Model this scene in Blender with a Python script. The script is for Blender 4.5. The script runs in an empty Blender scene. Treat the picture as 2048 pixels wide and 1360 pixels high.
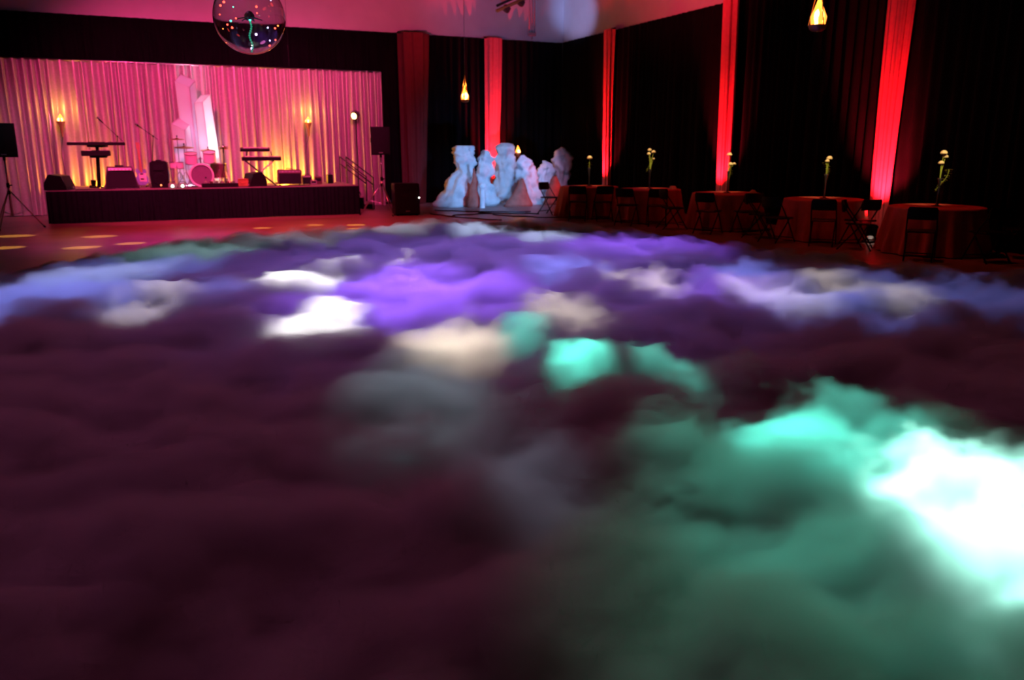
import bpy, math, random
import numpy as np
from mathutils import Vector, Matrix, noise

S = bpy.context.scene
C = S.collection
R = math.radians
PI = math.pi

# ---------------------------------------------------------------- camera
F_PX, CAM_H, PITCH, YAW = 1620.0, 1.7, R(13.3), R(24.4)
cam = bpy.data.cameras.new('camera')
camo = bpy.data.objects.new('camera', cam)
C.objects.link(camo)
S.camera = camo
cam.sensor_width = 36
cam.lens = F_PX / 2048 * 36
cam.clip_start, cam.clip_end = 0.05, 200
camo.location = (0, 0, CAM_H)
camo.rotation_euler = (PI / 2 - PITCH, 0, -YAW)
cam.dof.use_dof = True
cam.dof.focus_distance = 4.5
cam.dof.aperture_fstop = 2.6

# ---------------------------------------------------------------- colour management, world
S.view_settings.view_transform = 'Standard'
S.view_settings.look = 'None'
S.view_settings.gamma = 1
S.view_settings.use_curve_mapping = False
S.view_settings.exposure = 0.0
S.cycles.max_bounces = 6
S.cycles.diffuse_bounces = 2
S.cycles.glossy_bounces = 3
S.cycles.transmission_bounces = 6
S.cycles.transparent_max_bounces = 8
S.cycles.volume_bounces = 1
S.cycles.volume_step_rate = 0.10
S.cycles.use_denoising = True
S.cycles.use_adaptive_sampling = True
S.cycles.adaptive_threshold = 0.035
S.cycles.adaptive_min_samples = 24
S.cycles.sample_clamp_indirect = 4
world = bpy.data.worlds.new('world')
S.world = world
world.use_nodes = True
world.node_tree.nodes['Background'].inputs[0].default_value = (0.004, 0.0015, 0.003, 1)

# survey helpers: a sight line of the camera met with the floor (height z) or a wall plane
_fw = Vector((math.sin(YAW) * math.cos(PITCH), math.cos(YAW) * math.cos(PITCH), -math.sin(PITCH)))
_rt = Vector((math.cos(YAW), -math.sin(YAW), 0))
_up = _rt.cross(_fw)
_cp = Vector((0, 0, CAM_H))


def ray(x, y):
    return _fw * F_PX + _rt * (x - 1024) + _up * (680 - y)


def on_z(x, y, z=0.0):
    d = ray(x, y)
    return _cp + d * ((z - CAM_H) / d.z)


def on_y(x, y, Y):
    d = ray(x, y)
    return _cp + d * (Y / d.y)


def on_x(x, y, X):
    d = ray(x, y)
    return _cp + d * (X / d.x)


# ---------------------------------------------------------------- lights
def spot(name, loc, tgt, col, e, ang, blend=0.5, r=0.06):
    l = bpy.data.lights.new(name, 'SPOT')
    l.energy = e
    l.color = col
    l.spot_size = R(ang)
    l.spot_blend = blend
    l.shadow_soft_size = r
    o = bpy.data.objects.new(name, l)
    o.location = loc
    o.rotation_euler = (Vector(tgt) - Vector(loc)).to_track_quat('-Z', 'Y').to_euler()
    C.objects.link(o)
    return o


def point(name, loc, col, e, r=0.05):
    l = bpy.data.lights.new(name, 'POINT')
    l.energy = e
    l.color = col
    l.shadow_soft_size = r
    o = bpy.data.objects.new(name, l)
    o.location = loc
    C.objects.link(o)
    return o


WHITE = (1.0, 0.97, 0.92)
CREAM = (1.0, 0.86, 0.66)
TEAL = (0.12, 1.0, 0.76)
PURPLE = (0.28, 0.10, 1.0)
BLUE = (0.20, 0.26, 1.0)
ICE = (0.55, 0.68, 1.0)
YELL = (1.0, 0.62, 0.10)
RIG = Vector((5.6, 13.6, 7.8))          # moving heads on the truss above the dance floor, over the frame
# aimed at (sight px x, px y), beam radius in px across, colour, gain
BEAMS = [
    (598, 562, 98, WHITE, 4.4), (645, 650, 112, WHITE, 2.6), (690, 530, 60, WHITE, 1.2), (802, 521, 36, CREAM, 1.7),
    (905, 690, 135, CREAM, 1.5), (1130, 635, 110, CREAM, 0.6), (1290, 562, 90, CREAM, 1.0), (1560, 598, 110, CREAM, 0.5),
    (1740, 590, 110, CREAM, 0.42), (1090, 478, 80, ICE, 1.0), (960, 470, 80, ICE, 0.9), (310, 602, 90, CREAM, 0.45),
    (870, 580, 260, PURPLE, 1.35), (740, 600, 220, PURPLE, 0.5), (1280, 495, 190, PURPLE, 0.75), (1430, 580, 170, PURPLE, 0.5),
    (40, 605, 210, BLUE, 0.75), (260, 545, 170, BLUE, 0.4), (380, 590, 130, BLUE, 0.3), (1130, 540, 110, BLUE, 0.8),
    (1480, 550, 110, BLUE, 0.6), (1650, 610, 170, BLUE, 0.45), (1900, 590, 200, BLUE, 0.22), (190, 555, 130, ICE, 0.35),
    (1045, 668, 70, TEAL, 0.9), (1165, 742, 80, TEAL, 2.2), (1320, 725, 90, TEAL, 0.5), (1600, 875, 150, TEAL, 1.9),
    (1760, 850, 110, TEAL, 0.7), (390, 510, 130, (0.4, 0.8, 0.8), 0.35), (840, 790, 200, (0.45, 0.75, 0.85), 0.15),
    (1040, 930, 170, (0.4, 0.6, 0.8), 0.10), (1560, 1010, 300, TEAL, 0.13), (780, 462, 120, (0.7, 0.75, 1.0), 0.4),
    (600, 480, 130, (0.55, 0.6, 0.8), 0.25),
]
for i, (x, y, w, col, gn) in enumerate(BEAMS):
    t = on_z(x, y, 0.28)
    src = RIG + Vector(((i % 5 - 2) * 0.5, (i % 3 - 1) * 0.4, 0))
    d = (t - src).length
    rad = w * (t - _cp).length / F_PX
    spot('moving_head_beam', src, t, col, 115 * d * d * gn, max(1.5, math.degrees(2 * math.atan(rad / d))), 1.0, 0.05)
# the strong green-white beam that burns out at the front
t = on_z(2010, 1025, 0.28)
spot('front_beam', (7.2, 8.5, 6.2), t, (0.42, 1.0, 0.82), 48000, 6.6, 0.7, 0.05)
spot('front_beam_halo', (7.2, 8.5, 6.2), on_z(1850, 1060, 0.35), (0.05, 1.0, 0.6), 1300, 17, 1.0, 0.05)  # added wider lamp for the teal halo round the beam
# little mirror spots on the bare floor before the stage
for k, (x, y, w) in enumerate([(5, 496, 34), (165, 495, 34), (262, 487, 28), (30, 472, 30), (200, 473, 30), (478, 470, 20),
                               (524, 456, 20), (549, 473, 20), (640, 467, 22), (630, 450, 20), (712, 450, 24), (706, 457, 18)]):
    t = on_z(x, y, 0)
    src = Vector((5.0 + 0.2 * k, 17.5, 7.6))
    d = (t - src).length
    spot('mirror_spot', src, t, YELL, 110 * d * d, math.degrees(2 * math.atan(w * 0.8 * (t - _cp).length / F_PX / d)), 0.5, 0.03)
spot('violet_wash', RIG, on_z(950, 520, .3), (0.30, 0.16, 0.9), 3400, 50, 1.0, 0.3)  # added fill lifting the fog between the beams to lavender
# soft colour washes from the ceiling; plum and red are added ambient fill
spot('plum_wash', (-1.0, 9.5, 7.6), (0.6, 6.0, 0), (1.0, 0.20, 0.62), 270, 95, 1.0, 0.6)
spot('red_wash', (3.5, 2.0, 7.6), (2.2, 3.0, 0), (1.0, 0.16, 0.24), 100, 110, 1.0, 0.6)
spot('floor_red_wash', (2.0, 18.0, 7.4), (2.6, 18.6, 0), (1.0, 0.04, 0.07), 3800, 80, 1.0, 0.5)
spot('floor_violet_wash', (0.6, 16.0, 7.4), (0.4, 16.6, 0), (0.45, 0.06, 0.9), 1500, 40, 1.0, 0.5)
# stage
spot('stage_pink_wash', (-0.5, 15.5, 6.6), (1.2, 24.3, 1.5), (1.0, 0.035, 0.20), 5600, 58, 0.9, 0.2)
spot('stage_pink_wash', (4.5, 15.5, 6.6), (4.2, 24.3, 1.6), (1.0, 0.045, 0.22), 3100, 52, 0.9, 0.2)
spot('stage_lavender_wash', (2.0, 14.5, 6.6), (2.0, 24.3, 2.0), (0.45, 0.36, 0.8), 280, 62, 0.9, 0.2)
spot('stage_centre_white', (2.6, 14.5, 5.6), (1.72, 23.4, 2.0), (1.0, 0.75, 1.0), 1800, 9.5, 1.0, 0.1)
spot('stage_side_ice', (-2.5, 15.0, 6.4), (-2.6, 24.3, 1.0), (0.45, 0.65, 0.8), 400, 26, 1.0, 0.15)
# white formations by the back drape
spot('rock_blue_light', (9.0, 18.9, 0.35), (9.8, 23.2, 0.9), (0.2, 0.45, 1.0), 480, 60, 0.8, 0.06)
spot('rock_ice_key', (9.4, 17.0, 6.4), (9.9, 23.0, 0.9), (0.25, 0.5, 1.0), 1250, 32, 0.8, 0.1)
spot('rock_lavender_side', (8.2, 17.5, 6.4), (11.6, 23.6, 1.0), (0.75, 0.4, 0.9), 1100, 14, 1.0, 0.1)
spot('rock_red_side', (12.5, 21.4, 0.6), (10.2, 23.0, 0.8), (1.0, 0.08, 0.10), 90, 70, 0.8, 0.05)
# white walls above the drapes
spot('wall_magenta_light', (4.5, 17.5, 3.2), (6.2, 25.2, 7.4), (1.0, 0.07, 0.22), 1300, 75, 1.0, 0.2)
spot('wall_lavender_light', (8.0, 16.5, 3.0), (11.3, 25.2, 6.4), (0.42, 0.36, 1.0), 340, 42, 1.0, 0.2)
spot('wall_blue_light', (5.6, 16.0, 2.6), (13.2, 24.2, 6.0), (0.35, 0.42, 1.0), 3600, 11, 0.8, 0.05)
spot('wall_red_light', (8.0, 16.0, 4.0), (13.3, 18.0, 7.2), (1.0, 0.03, 0.08), 1000, 75, 1.0, 0.2)


for yy in (18.5, 14.5, 10.0):
    spot('table_red_wash', (10.2, yy + 1.0, 7.6), (12.2, yy - .5, .5), (1.0, 0.04, 0.03), 260, 52, 1.0, 0.2)  # added spots standing in for red bounced off the wall onto the tables


# ---------------------------------------------------------------- materials
MATS = {}


def pm(name, col, rough=0.6, metal=0.0, var=0.15, scale=8.0, bump=0.0, bscale=None, **kw):
    m = bpy.data.materials.new(name)
    m.use_nodes = True
    nt = m.node_tree
    b = nt.nodes['Principled BSDF']
    b.inputs['Roughness'].default_value = rough
    b.inputs['Metallic'].default_value = metal
    tc = nt.nodes.new('ShaderNodeTexCoord')
    n = nt.nodes.new('ShaderNodeTexNoise')
    n.inputs['Scale'].default_value = scale
    n.inputs['Detail'].default_value = 3
    nt.links.new(tc.outputs['Object'], n.inputs['Vector'])
    r = nt.nodes.new('ShaderNodeValToRGB')
    r.color_ramp.elements[0].position = 0.3
    r.color_ramp.elements[1].position = 0.7
    r.color_ramp.elements[0].color = tuple(c * (1 - var) for c in col) + (1,)
    r.color_ramp.elements[1].color = tuple(min(1, c * (1 + var)) for c in col) + (1,)
    nt.links.new(n.outputs[0], r.inputs[0])
    nt.links.new(r.outputs[0], b.inputs['Base Color'])
    if bump:
        n2 = nt.nodes.new('ShaderNodeTexNoise')
        n2.inputs['Scale'].default_value = bscale or scale * 4
        n2.inputs['Detail'].default_value = 4
        nt.links.new(tc.outputs['Object'], n2.inputs['Vector'])
        bp = nt.nodes.new('ShaderNodeBump')
        bp.inputs['Strength'].default_value = bump
        bp.inputs['Distance'].default_value = 0.02
        nt.links.new(n2.outputs[0], bp.inputs['Height'])
        nt.links.new(bp.outputs[0], b.inputs['Normal'])
    for k, v in kw.items():
        key = k.replace('_', ' ').title().replace('Ior', 'IOR')
        if key in b.inputs:
            b.inputs[key].default_value = v
    MATS[name] = m
    return m


def em(name, col, strength, base=(0.8, 0.8, 0.8)):
    m = pm(name, base, 0.5)
    b = m.node_tree.nodes['Principled BSDF']
    b.inputs['Emission Color'].default_value = tuple(col) + (1,)
    b.inputs['Emission Strength'].default_value = strength
    return m


pm('floor_boards', (0.24, 0.15, 0.14), 0.34, var=0.2, scale=1.5, bump=0.05, bscale=14)
pm('floor_seam', (0.03, 0.025, 0.025), 0.5)
pm('plaster', (0.72, 0.70, 0.70), 0.85, var=0.04, scale=2, bump=0.05)
pm('velour', (0.004, 0.0035, 0.005), 0.95, var=0.2, scale=3, specular_ior_level=0.08)
pm('satin', (0.46, 0.41, 0.44), 0.38, metal=0.25, var=0.1, scale=20, bump=0.05, bscale=60)
pm('sheer', (0.80, 0.13, 0.16), 0.7, var=0.06, scale=10)  # red of the uplights is put into this pale cloth's colour
pm('dull_red_fabric', (0.10, 0.016, 0.018), 0.8, var=0.1)  # same cloth darker; its dim lighting is put into the colour
pm('stage_deck', (0.22, 0.18, 0.18), 0.5, var=0.15, scale=4)
pm('skirt', (0.006, 0.007, 0.012), 0.7, var=0.2, specular_ior_level=0.1)
pm('black_plastic', (0.007, 0.007, 0.009), 0.42, var=0.2, scale=30, bump=0.1, bscale=120, specular_ior_level=0.2)
pm('grille', (0.009, 0.010, 0.014), 0.55, var=0.3, scale=90, bump=0.4, bscale=160, specular_ior_level=0.15)
pm('black_metal', (0.018, 0.018, 0.02), 0.35, metal=0.6)
pm('steel', (0.55, 0.55, 0.58), 0.28, metal=1.0, var=0.05)
pm('badge', (0.5, 0.5, 0.52), 0.35, metal=0.8)
pm('brass', (0.75, 0.48, 0.16), 0.28, metal=1.0, var=0.08)
pm('drum_white', (0.82, 0.80, 0.82), 0.25, var=0.04)
pm('drum_head', (0.16, 0.11, 0.17), 0.6, var=0.06)
pm('foam_white', (0.72, 0.74, 0.77), 0.75, var=0.12, scale=5, bump=0.9, bscale=7)
pm('crystal', (0.86, 0.84, 0.88), 0.35, var=0.03, scale=2)
pm('rust_rock', (0.42, 0.12, 0.09), 0.85, var=0.2, scale=6, bump=0.3)  # red light on these rocks is put into the base colour
pm('red_cloth', (0.55, 0.08, 0.06), 0.7, var=0.12, scale=6)
pm('petal', (0.88, 0.72, 0.45), 0.6, var=0.1, scale=12)
pm('leaf', (0.34, 0.44, 0.06), 0.55, var=0.25, scale=14)
pm('dark_glass', (0.03, 0.025, 0.03), 0.12, var=0.1)
pm('keys', (0.75, 0.73, 0.72), 0.35)
pm('blue_body', (0.25, 0.32, 0.62), 0.2, var=0.15)
pm('wood_amber', (0.36, 0.17, 0.05), 0.4, var=0.2)
pm('tolex', (0.10, 0.045, 0.045), 0.7, var=0.2, scale=40, bump=0.2, bscale=120)
pm('grey_metal', (0.30, 0.30, 0.32), 0.45, metal=0.5)
pm('bowl_metal', (0.42, 0.22, 0.14), 0.4, metal=0.6)
em('flame_core', (1.0, 0.72, 0.20), 9.0, (0.9, 0.6, 0.2))
em('flame_tongue', (1.0, 0.25, 0.03), 3.0, (0.9, 0.4, 0.1))
em('lamp_lens', (1.0, 0.72, 0.25), 5.0)
em('uplight_lens', (1.0, 0.70, 0.55), 10.0)
em('led_green', (0.45, 1.0, 0.65), 9.0)
em('led_white', (1.0, 0.90, 0.75), 9.0)
em('led_orange', (1.0, 0.30, 0.05), 3.0)
em('led_red', (1.0, 0.06, 0.03), 6.0)
em('led_teal', (0.05, 1.0, 0.55), 5.0)
em('led_violet', (0.7, 0.55, 1.0), 5.0)
em('bead_teal', (0.03, 0.5, 0.28), 0.55, (0.1, 0.6, 0.4))

cm = MATS['crystal']
_nt = cm.node_tree
_tr = _nt.nodes.new('ShaderNodeBsdfTranslucent')
_tr.inputs[0].default_value = (.92, .88, .95, 1)
_mx = _nt.nodes.new('ShaderNodeMixShader')
_mx.inputs[0].default_value = .6
_nt.links.new(_nt.nodes['Principled BSDF'].outputs[0], _mx.inputs[1])
_nt.links.new(_tr.outputs[0], _mx.inputs[2])
_nt.links.new(_mx.outputs[0], _nt.nodes['Material Output'].inputs[0])

gm = bpy.data.materials.new('clear_acrylic')
gm.use_nodes = True
gb = gm.node_tree.nodes['Principled BSDF']
gb.inputs['Base Color'].default_value = (0.93, 0.93, 0.97, 1)
gb.inputs['Roughness'].default_value = 0.03
gb.inputs['Transmission Weight'].default_value = 1.0
gb.inputs['IOR'].default_value = 1.45
MATS['clear_acrylic'] = gm


# ---------------------------------------------------------------- mesh helper
class MB:
    def __init__(s):
        s.v, s.f = [], []

    def add(s, vs, fs):
        o = len(s.v)
        s.v += [tuple(v) for v in vs]
        s.f += [tuple(i + o for i in f) for f in fs]
        return s

    def box(s, c, size, rot=None, bev=0.0):
        hx, hy, hz = (q / 2 for q in size)
        M = rot if rot is not None else Matrix.Identity(3)
        c = Vector(c)
        if bev <= 0:
            vs = [c + M @ Vector((x, y, z)) for z in (-hz, hz) for y in (-hy, hy) for x in (-hx, hx)]
            fs = [(0, 2, 3, 1), (4, 5, 7, 6), (0, 1, 5, 4), (2, 6, 7, 3), (0, 4, 6, 2), (1, 3, 7, 5)]
            return s.add(vs, fs)
        b = min(bev, hx * .9, hy * .9, hz * .9)
        def loop(ex, ey, z):
            p = [(ex, ey - b), (ex - b, ey), (-ex + b, ey), (-ex, ey - b), (-ex, -ey + b), (-ex + b, -ey), (ex - b, -ey), (ex, -ey + b)]
            return [c + M @ Vector((x, y, z)) for x, y in p]
        vs = loop(hx - b, hy - b, -hz) + loop(hx, hy, -hz + b) + loop(hx, hy, hz - b) + loop(hx - b, hy - b, hz)
        fs = [tuple(range(7, -1, -1)), tuple(range(24, 32))]
        for k in range(3):
            for i in range(8):
                j = (i + 1) % 8
                fs.append((k * 8 + i, k * 8 + j, k * 8 + 8 + j, k * 8 + 8 + i))
        return s.add(vs, fs)

    def tube(s, pts, r, n=8, cap=True):
        pts = [Vector(p) for p in pts]
        rs = r if isinstance(r, (list, tuple)) else [r] * len(pts)
        vs, fs = [], []
        prev = None
        for i, p in enumerate(pts):
            d = (pts[min(i + 1, len(pts) - 1)] - pts[max(i - 1, 0)])
            d = d.normalized() if d.length > 1e-9 else Vector((0, 0, 1))
            a = prev if prev is not None else (Vector((0, 0, 1)) if abs(d.z) < .9 else Vector((1, 0, 0)))
            u = (a - d * a.dot(d)).normalized()
            prev = u
            w = d.cross(u)
            for k in range(n):
                t = 2 * PI * k / n
                vs.append(p + (u * math.cos(t) + w * math.sin(t)) * rs[i])
        for i in range(len(pts) - 1):
            for k in range(n):
                j = (k + 1) % n
                fs.append((i * n + k, i * n + j, (i + 1) * n + j, (i + 1) * n + k))
        if cap:
            fs.append(tuple(range(n - 1, -1, -1)))
            fs.append(tuple((len(pts) - 1) * n + k for k in range(n)))
        return s.add(vs, fs)

    def lathe(s, prof, n=20, c=(0, 0, 0), axis='z', cap=True, M=None):
        c = Vector(c)
        vs, fs = [], []
        for (r, z) in prof:
            for k in range(n):
                t = 2 * PI * k / n
                p = Vector((r * math.cos(t), r * math.sin(t), z))
                if axis == 'y':
                    p = Vector((p.x, -p.z, p.y))
                elif axis == 'x':
                    p = Vector((p.z, p.x, p.y))
                if M is not None:
                    p = M @ p
                vs.append(c + p)
        for i in range(len(prof) - 1):
            for k in range(n):
                j = (k + 1) % n
                fs.append((i * n + k, i * n + j, (i + 1) * n + j, (i + 1) * n + k))
        if cap:
            fs.append(tuple(range(n - 1, -1, -1)))
            fs.append(tuple((len(prof) - 1) * n + k for k in range(n)))
        return s.add(vs, fs)

    def sphere(s, c, r, sc=(1, 1, 1), seg=12, rings=8, fn=None):
        c = Vector(c)
        vs = [c + Vector((0, 0, -r * sc[2]))]
        fs = []
        for i in range(1, rings):
            ph = -PI / 2 + PI * i / rings
            for k in range(seg):
                t = 2 * PI * k / seg
                d = Vector((math.cos(ph) * math.cos(t), math.cos(ph) * math.sin(t), math.sin(ph)))
                q = fn(d) if fn else 1
                vs.append(c + Vector((d.x * sc[0], d.y * sc[1], d.z * sc[2])) * r * q)
        vs.append(c + Vector((0, 0, r * sc[2])))
        top = len(vs) - 1
        for k in range(seg):
            j = (k + 1) % seg
            fs.append((0, 1 + j, 1 + k))
            fs.append((top, 1 + (rings - 2) * seg + k, 1 + (rings - 2) * seg + j))
        for i in range(rings - 2):
            for k in range(seg):
                j = (k + 1) % seg
                a = 1 + i * seg
                fs.append((a + k, a + j, a + seg + j, a + seg + k))
        return s.add(vs, fs)

    def prism(s, poly, d0, d1, plane='xz'):
        """poly in the plane, extruded along the third axis from d0 to d1"""
        def P(a, b, d):
            return (a, d, b) if plane == 'xz' else ((d, a, b) if plane == 'yz' else (a, b, d))
        n = len(poly)
        vs = [P(a, b, d0) for a, b in poly] + [P(a, b, d1) for a, b in poly]
        fs = [tuple(range(n)), tuple(range(2 * n - 1, n - 1, -1))]
        for i in range(n):
            j = (i + 1) % n
            fs.append((i, n + i, n + j, j))
        return s.add(vs, fs)

    def build(s, name, mat, parent=None, smooth=False, loc=None):
        me = bpy.data.meshes.new(name)
        me.from_pydata(s.v, [], s.f)
        me.materials.append(MATS[mat])
        if smooth:
            me.polygons.foreach_set('use_smooth', [True] * len(me.polygons))
        me.update()
        import bmesh
        b = bmesh.new()
        b.from_mesh(me)
        bmesh.ops.recalc_face_normals(b, faces=b.faces)
        b.to_mesh(me)
        b.free()
        o = bpy.data.objects.new(name, me)
        C.objects.link(o)
        if parent:
            o.parent = parent
        if loc is not None:
            o.location = loc
        return o


def tag(o, label, cat, group=None, kind=None):
    o['label'] = label
    o['category'] = cat
    if group:
        o['group'] = group
    if kind:
        o['kind'] = kind
    return o


def thing(name, label, cat, loc=(0, 0, 0), rz=0.0, group=None):
    o = bpy.data.objects.new(name, None)
    C.objects.link(o)
    o.location = loc
    o.rotation_euler = (0, 0, rz)
    o.empty_display_size = 0.2
    return tag(o, label, cat, group)


def dup(root, loc, rz=0.0, label=None, group=None, scale=1.0):
    r = root.copy()
    C.objects.link(r)
    r.location = loc
    r.rotation_euler = (0, 0, rz)
    r.scale = (scale,) * 3
    if label:
        r['label'] = label
    if group:
        r['group'] = group
    for ch in list(root.children):
        c = ch.copy()
        C.objects.link(c)
        c.parent = r
        for g in list(ch.children):
            d = g.copy()
            C.objects.link(d)
            d.parent = c
    return r


def struct(name, mb, mat, label, cat='room'):
    o = mb.build(name, mat)
    o['kind'] = 'structure'
    o['label'] = label
    o['category'] = cat
    return o


# ---------------------------------------------------------------- the hall
XL, XR, YB, YF, ZC = -9.0, 13.3, 25.2, -6.0, 8.2
struct('floor', MB().box(((XL + XR) / 2, (YB + YF) / 2, -0.05), (XR - XL, YB - YF, 0.1)), 'floor_boards', 'dark glossy floor of the hall lit red and violet', 'floor')
struct('wall_back', MB().box(((XL + XR) / 2, YB + .1, ZC / 2), (XR - XL + .4, .2, ZC)), 'plaster', 'white plaster end wall showing above the black drapes', 'wall')
struct('wall_right', MB().box((XR + .1, (YB + YF) / 2, ZC / 2), (.2, YB - YF, ZC)), 'plaster', 'white plaster side wall showing above the black drapes', 'wall')
struct('wall_left', MB().box((XL - .1, (YB + YF) / 2, ZC / 2), (.2, YB - YF, ZC)), 'velour', 'black covered side wall beyond the stage', 'wall')
struct('wall_front', MB().box(((XL + XR) / 2, YF - .1, ZC / 2), (XR - XL + .4, .2, ZC)), 'velour', 'black covered wall behind the dance floor', 'wall')
struct('ceiling', MB().box(((XL + XR) / 2, (YB + YF) / 2, ZC + .05), (XR - XL, YB - YF, .1)), 'velour', 'dark ceiling high above the hall', 'ceiling')


def pleat_sheet(w, h, pitch, amp, seed, res=9, vs=10, flare=0.35, lean=0.0):
    """hanging cloth: x 0..w, z 0..h, folds along y"""
    rng = np.random.default_rng(seed)
    n = max(2, int(round(w / pitch)))
    wd = rng.uniform(.6, 1.4, n)
    wd = wd / wd.sum() * w
    ed = np.concatenate([[0], np.cumsum(wd)])
    am = rng.uniform(.6, 1.3, n) * amp
    xs = np.linspace(0, w, n * res + 1)
    k = np.clip(np.searchsorted(ed, xs, side='right') - 1, 0, n - 1)
    t = (xs - ed[k]) / wd[k]
    fold = am[k] * np.sin(t * 2 * PI)
    drift = rng.uniform(-1, 1, n)[k] * np.sin(PI * t) ** 2
    V = []
    for j in range(vs + 1):
        q = j / vs
        s = 0.75 + flare * (1 - q)
        if q > .97:
            s *= .6
        xx = xs + drift * pitch * .5 * (1 - q) * np.sin(PI * np.clip(xs / w, 0, 1)) + lean * (1 - q)
        V.append(np.stack([xx, fold * s, np.full_like(xs, q * h)], -1))
    V = np.concatenate(V)
    m = len(xs)
    F = [(j * m + i, j * m + i + 1, (j + 1) * m + i + 1, (j + 1) * m + i) for j in range(vs) for i in range(m - 1)]
    mb = MB()
    mb.v = [tuple(map(float, p)) for p in V]
    mb.f = F
    return mb


ZD = 5.08
bd = [(-9.0, -4.3, 'black velour drape hanging past the far end of the pale stage curtain'),
      (-4.35, 1.5, 'black velour drape above the stage curtain half with the tall keyboard stand'),
      (1.45, 7.93, 'black velour drape above the stage curtain half with the stair rails'),
      (7.97, 10.56, 'black velour drape between the two red-lit columns of the end wall'),
      (10.6, 13.2, 'black velour drape in the corner behind the white rock formations')]
for i, (a, b, lb) in enumerate(bd):
    o = pleat_sheet(b - a, ZD, .24, .05, 40 + i).build('black_drape', 'velour', smooth=True, loc=(a, 25.08, .01))
    tag(o, lb, 'drape', 'black drapes along the walls')
rd = [(21.72, 25.0, 'black velour drape on the side wall running into the room corner'),
      (16.27, 21.68, 'black velour drape on the side wall behind the second table from the rocks'),
      (11.47, 16.23, 'black velour drape on the side wall behind the third and fourth tables from the rocks'),
      (6.0, 11.43, 'black velour drape on the side wall behind the fifth table from the rocks'),
      (0.5, 5.5, 'black velour drape on the side wall beyond the last table')]
for i, (a, b, lb) in enumerate(rd):
    o = pleat_sheet(b - a, ZD, .24, .05, 60 + i).build('black_drape', 'velour', smooth=True, loc=(13.17, a, .01))
    o.rotation_euler = (0, 0, PI / 2)
    tag(o, lb, 'drape', 'black drapes along the walls')


def gathered_column(loc, rz, seed, label, rt=.25, rb=.16, mat='sheer'):
    """a swag of pale cloth gathered into a hanging column, convex to the room (-y local)"""
    rng = random.Random(seed)
    root = thing('gathered_drape_column', label, 'drape', loc, rz, 'red-lit drape columns')
    for part, (a0, a1) in enumerate(((0.0, 0.56), (0.5, 1.0))):
        mb = MB()
        n, vs = 30, 26
        ph = rng.uniform(0, 6)
        for j in range(vs + 1):
            q = j / vs
            r = rb + (rt - rb) * q ** .8
            r *= 1 + .08 * math.sin(3 * q + ph)
            ox = .06 * math.sin(2.2 * q + ph) + (.05 if part else -.05) * (1 - q) * .6
            for i in range(n + 1):
                u = a0 + (a1 - a0) * i / n
                th = PI * u
                rr = 1 + .13 * math.sin(7 * PI * u + ph + q * 1.5) + .05 * math.sin(17 * PI * u + ph)
                mb.v.append((ox - r * rr * math.cos(th), -.02 - .62 * r * rr * math.sin(th), q * ZD))
        m = n + 1
        mb.f = [(j * m + i, j * m + i + 1, (j + 1) * m + i + 1, (j + 1) * m + i) for j in range(vs) for i in range(n)]
        mb.build('cloth_fold', mat, root, smooth=True)
    MB().tube([(-rt * 1.05, -.05, ZD), (rt * 1.05, -.05, ZD)], .025).build('top_rod', 'black_metal', root)
    return root


gathered_column((7.95, 24.93, .01), 0, 1, 'wide dim red gathered drape column beside the stage curtain edge', .42, .34, 'dull_red_fabric')
gathered_column((10.58, 24.93, .01), 0, 2, 'bright red-lit gathered drape column behind the white rock formations')
gathered_column((13.05, 21.7, .01), -PI / 2, 3, 'red-lit gathered drape column on the side wall beside the first table from the rocks')
gathered_column((13.05, 16.25, .01), -PI / 2, 4, 'red-lit gathered drape column behind the third table from the rocks')
gathered_column((13.05, 11.45, .01), -PI / 2, 5, 'brightest red-lit gathered drape column between the fourth and fifth tables from the rocks')


def uplight(loc, aim, label, e, ang=24, show=True, col=(1.0, .015, .035)):
    root = thing('floor_uplight', label, 'uplight', (loc[0], loc[1], 0), 0, 'floor uplights under the drape columns')
    MB().box((0, 0, .02), (.26, .2, .04), bev=.01).build('base_plate', 'black_metal', root)
    for sx in (-1, 1):
        MB().tube([(sx * .12, 0, .03), (sx * .12, 0, .2)], .012).build('yoke_arm', 'black_metal', root)
    d = (Vector(aim) - Vector((loc[0], loc[1], .2))).normalized()
    M = d.to_track_quat('Z', 'Y').to_matrix()
    MB().lathe([(.07, -.12), (.095, -.08), (.1, .08), (.108, .09), (.108, .105), (.09, .105), (.085, .08)], 18, (0, 0, .2), M=M, cap=False).build('can', 'black_metal', root, smooth=True)
    MB().lathe([(.001, .07), (.086, .075)], 18, (0, 0, .2), M=M, cap=False).build('lens', 'uplight_lens', root)
    p = Vector((loc[0], loc[1], .2)) + d * .13
    spot('uplight_beam', p, aim, col, e, ang, .9, .05)


uplight((10.6, 24.35), (10.58, 24.8, 1.7), 'floor uplight at the foot of the red column behind the rocks', 3200, 50)
uplight((12.25, 21.72), (12.92, 21.7, 1.7), 'floor uplight at the foot of the red column by the first table', 2000, 50)
uplight((12.25, 16.15), (12.92, 16.25, 1.7), 'floor uplight at the foot of the red column by the third table', 2000, 50)
uplight((12.3, 10.98), (12.92, 11.44, 1.45), 'floor uplight glowing behind the chairs between the fourth and fifth tables', 2400, 60)
spot('column_top_light', (8.4, 22.6, 6.6), (7.95, 24.9, 4.3), (1.0, .03, .05), 200, 32, 1.0, .1)

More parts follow.
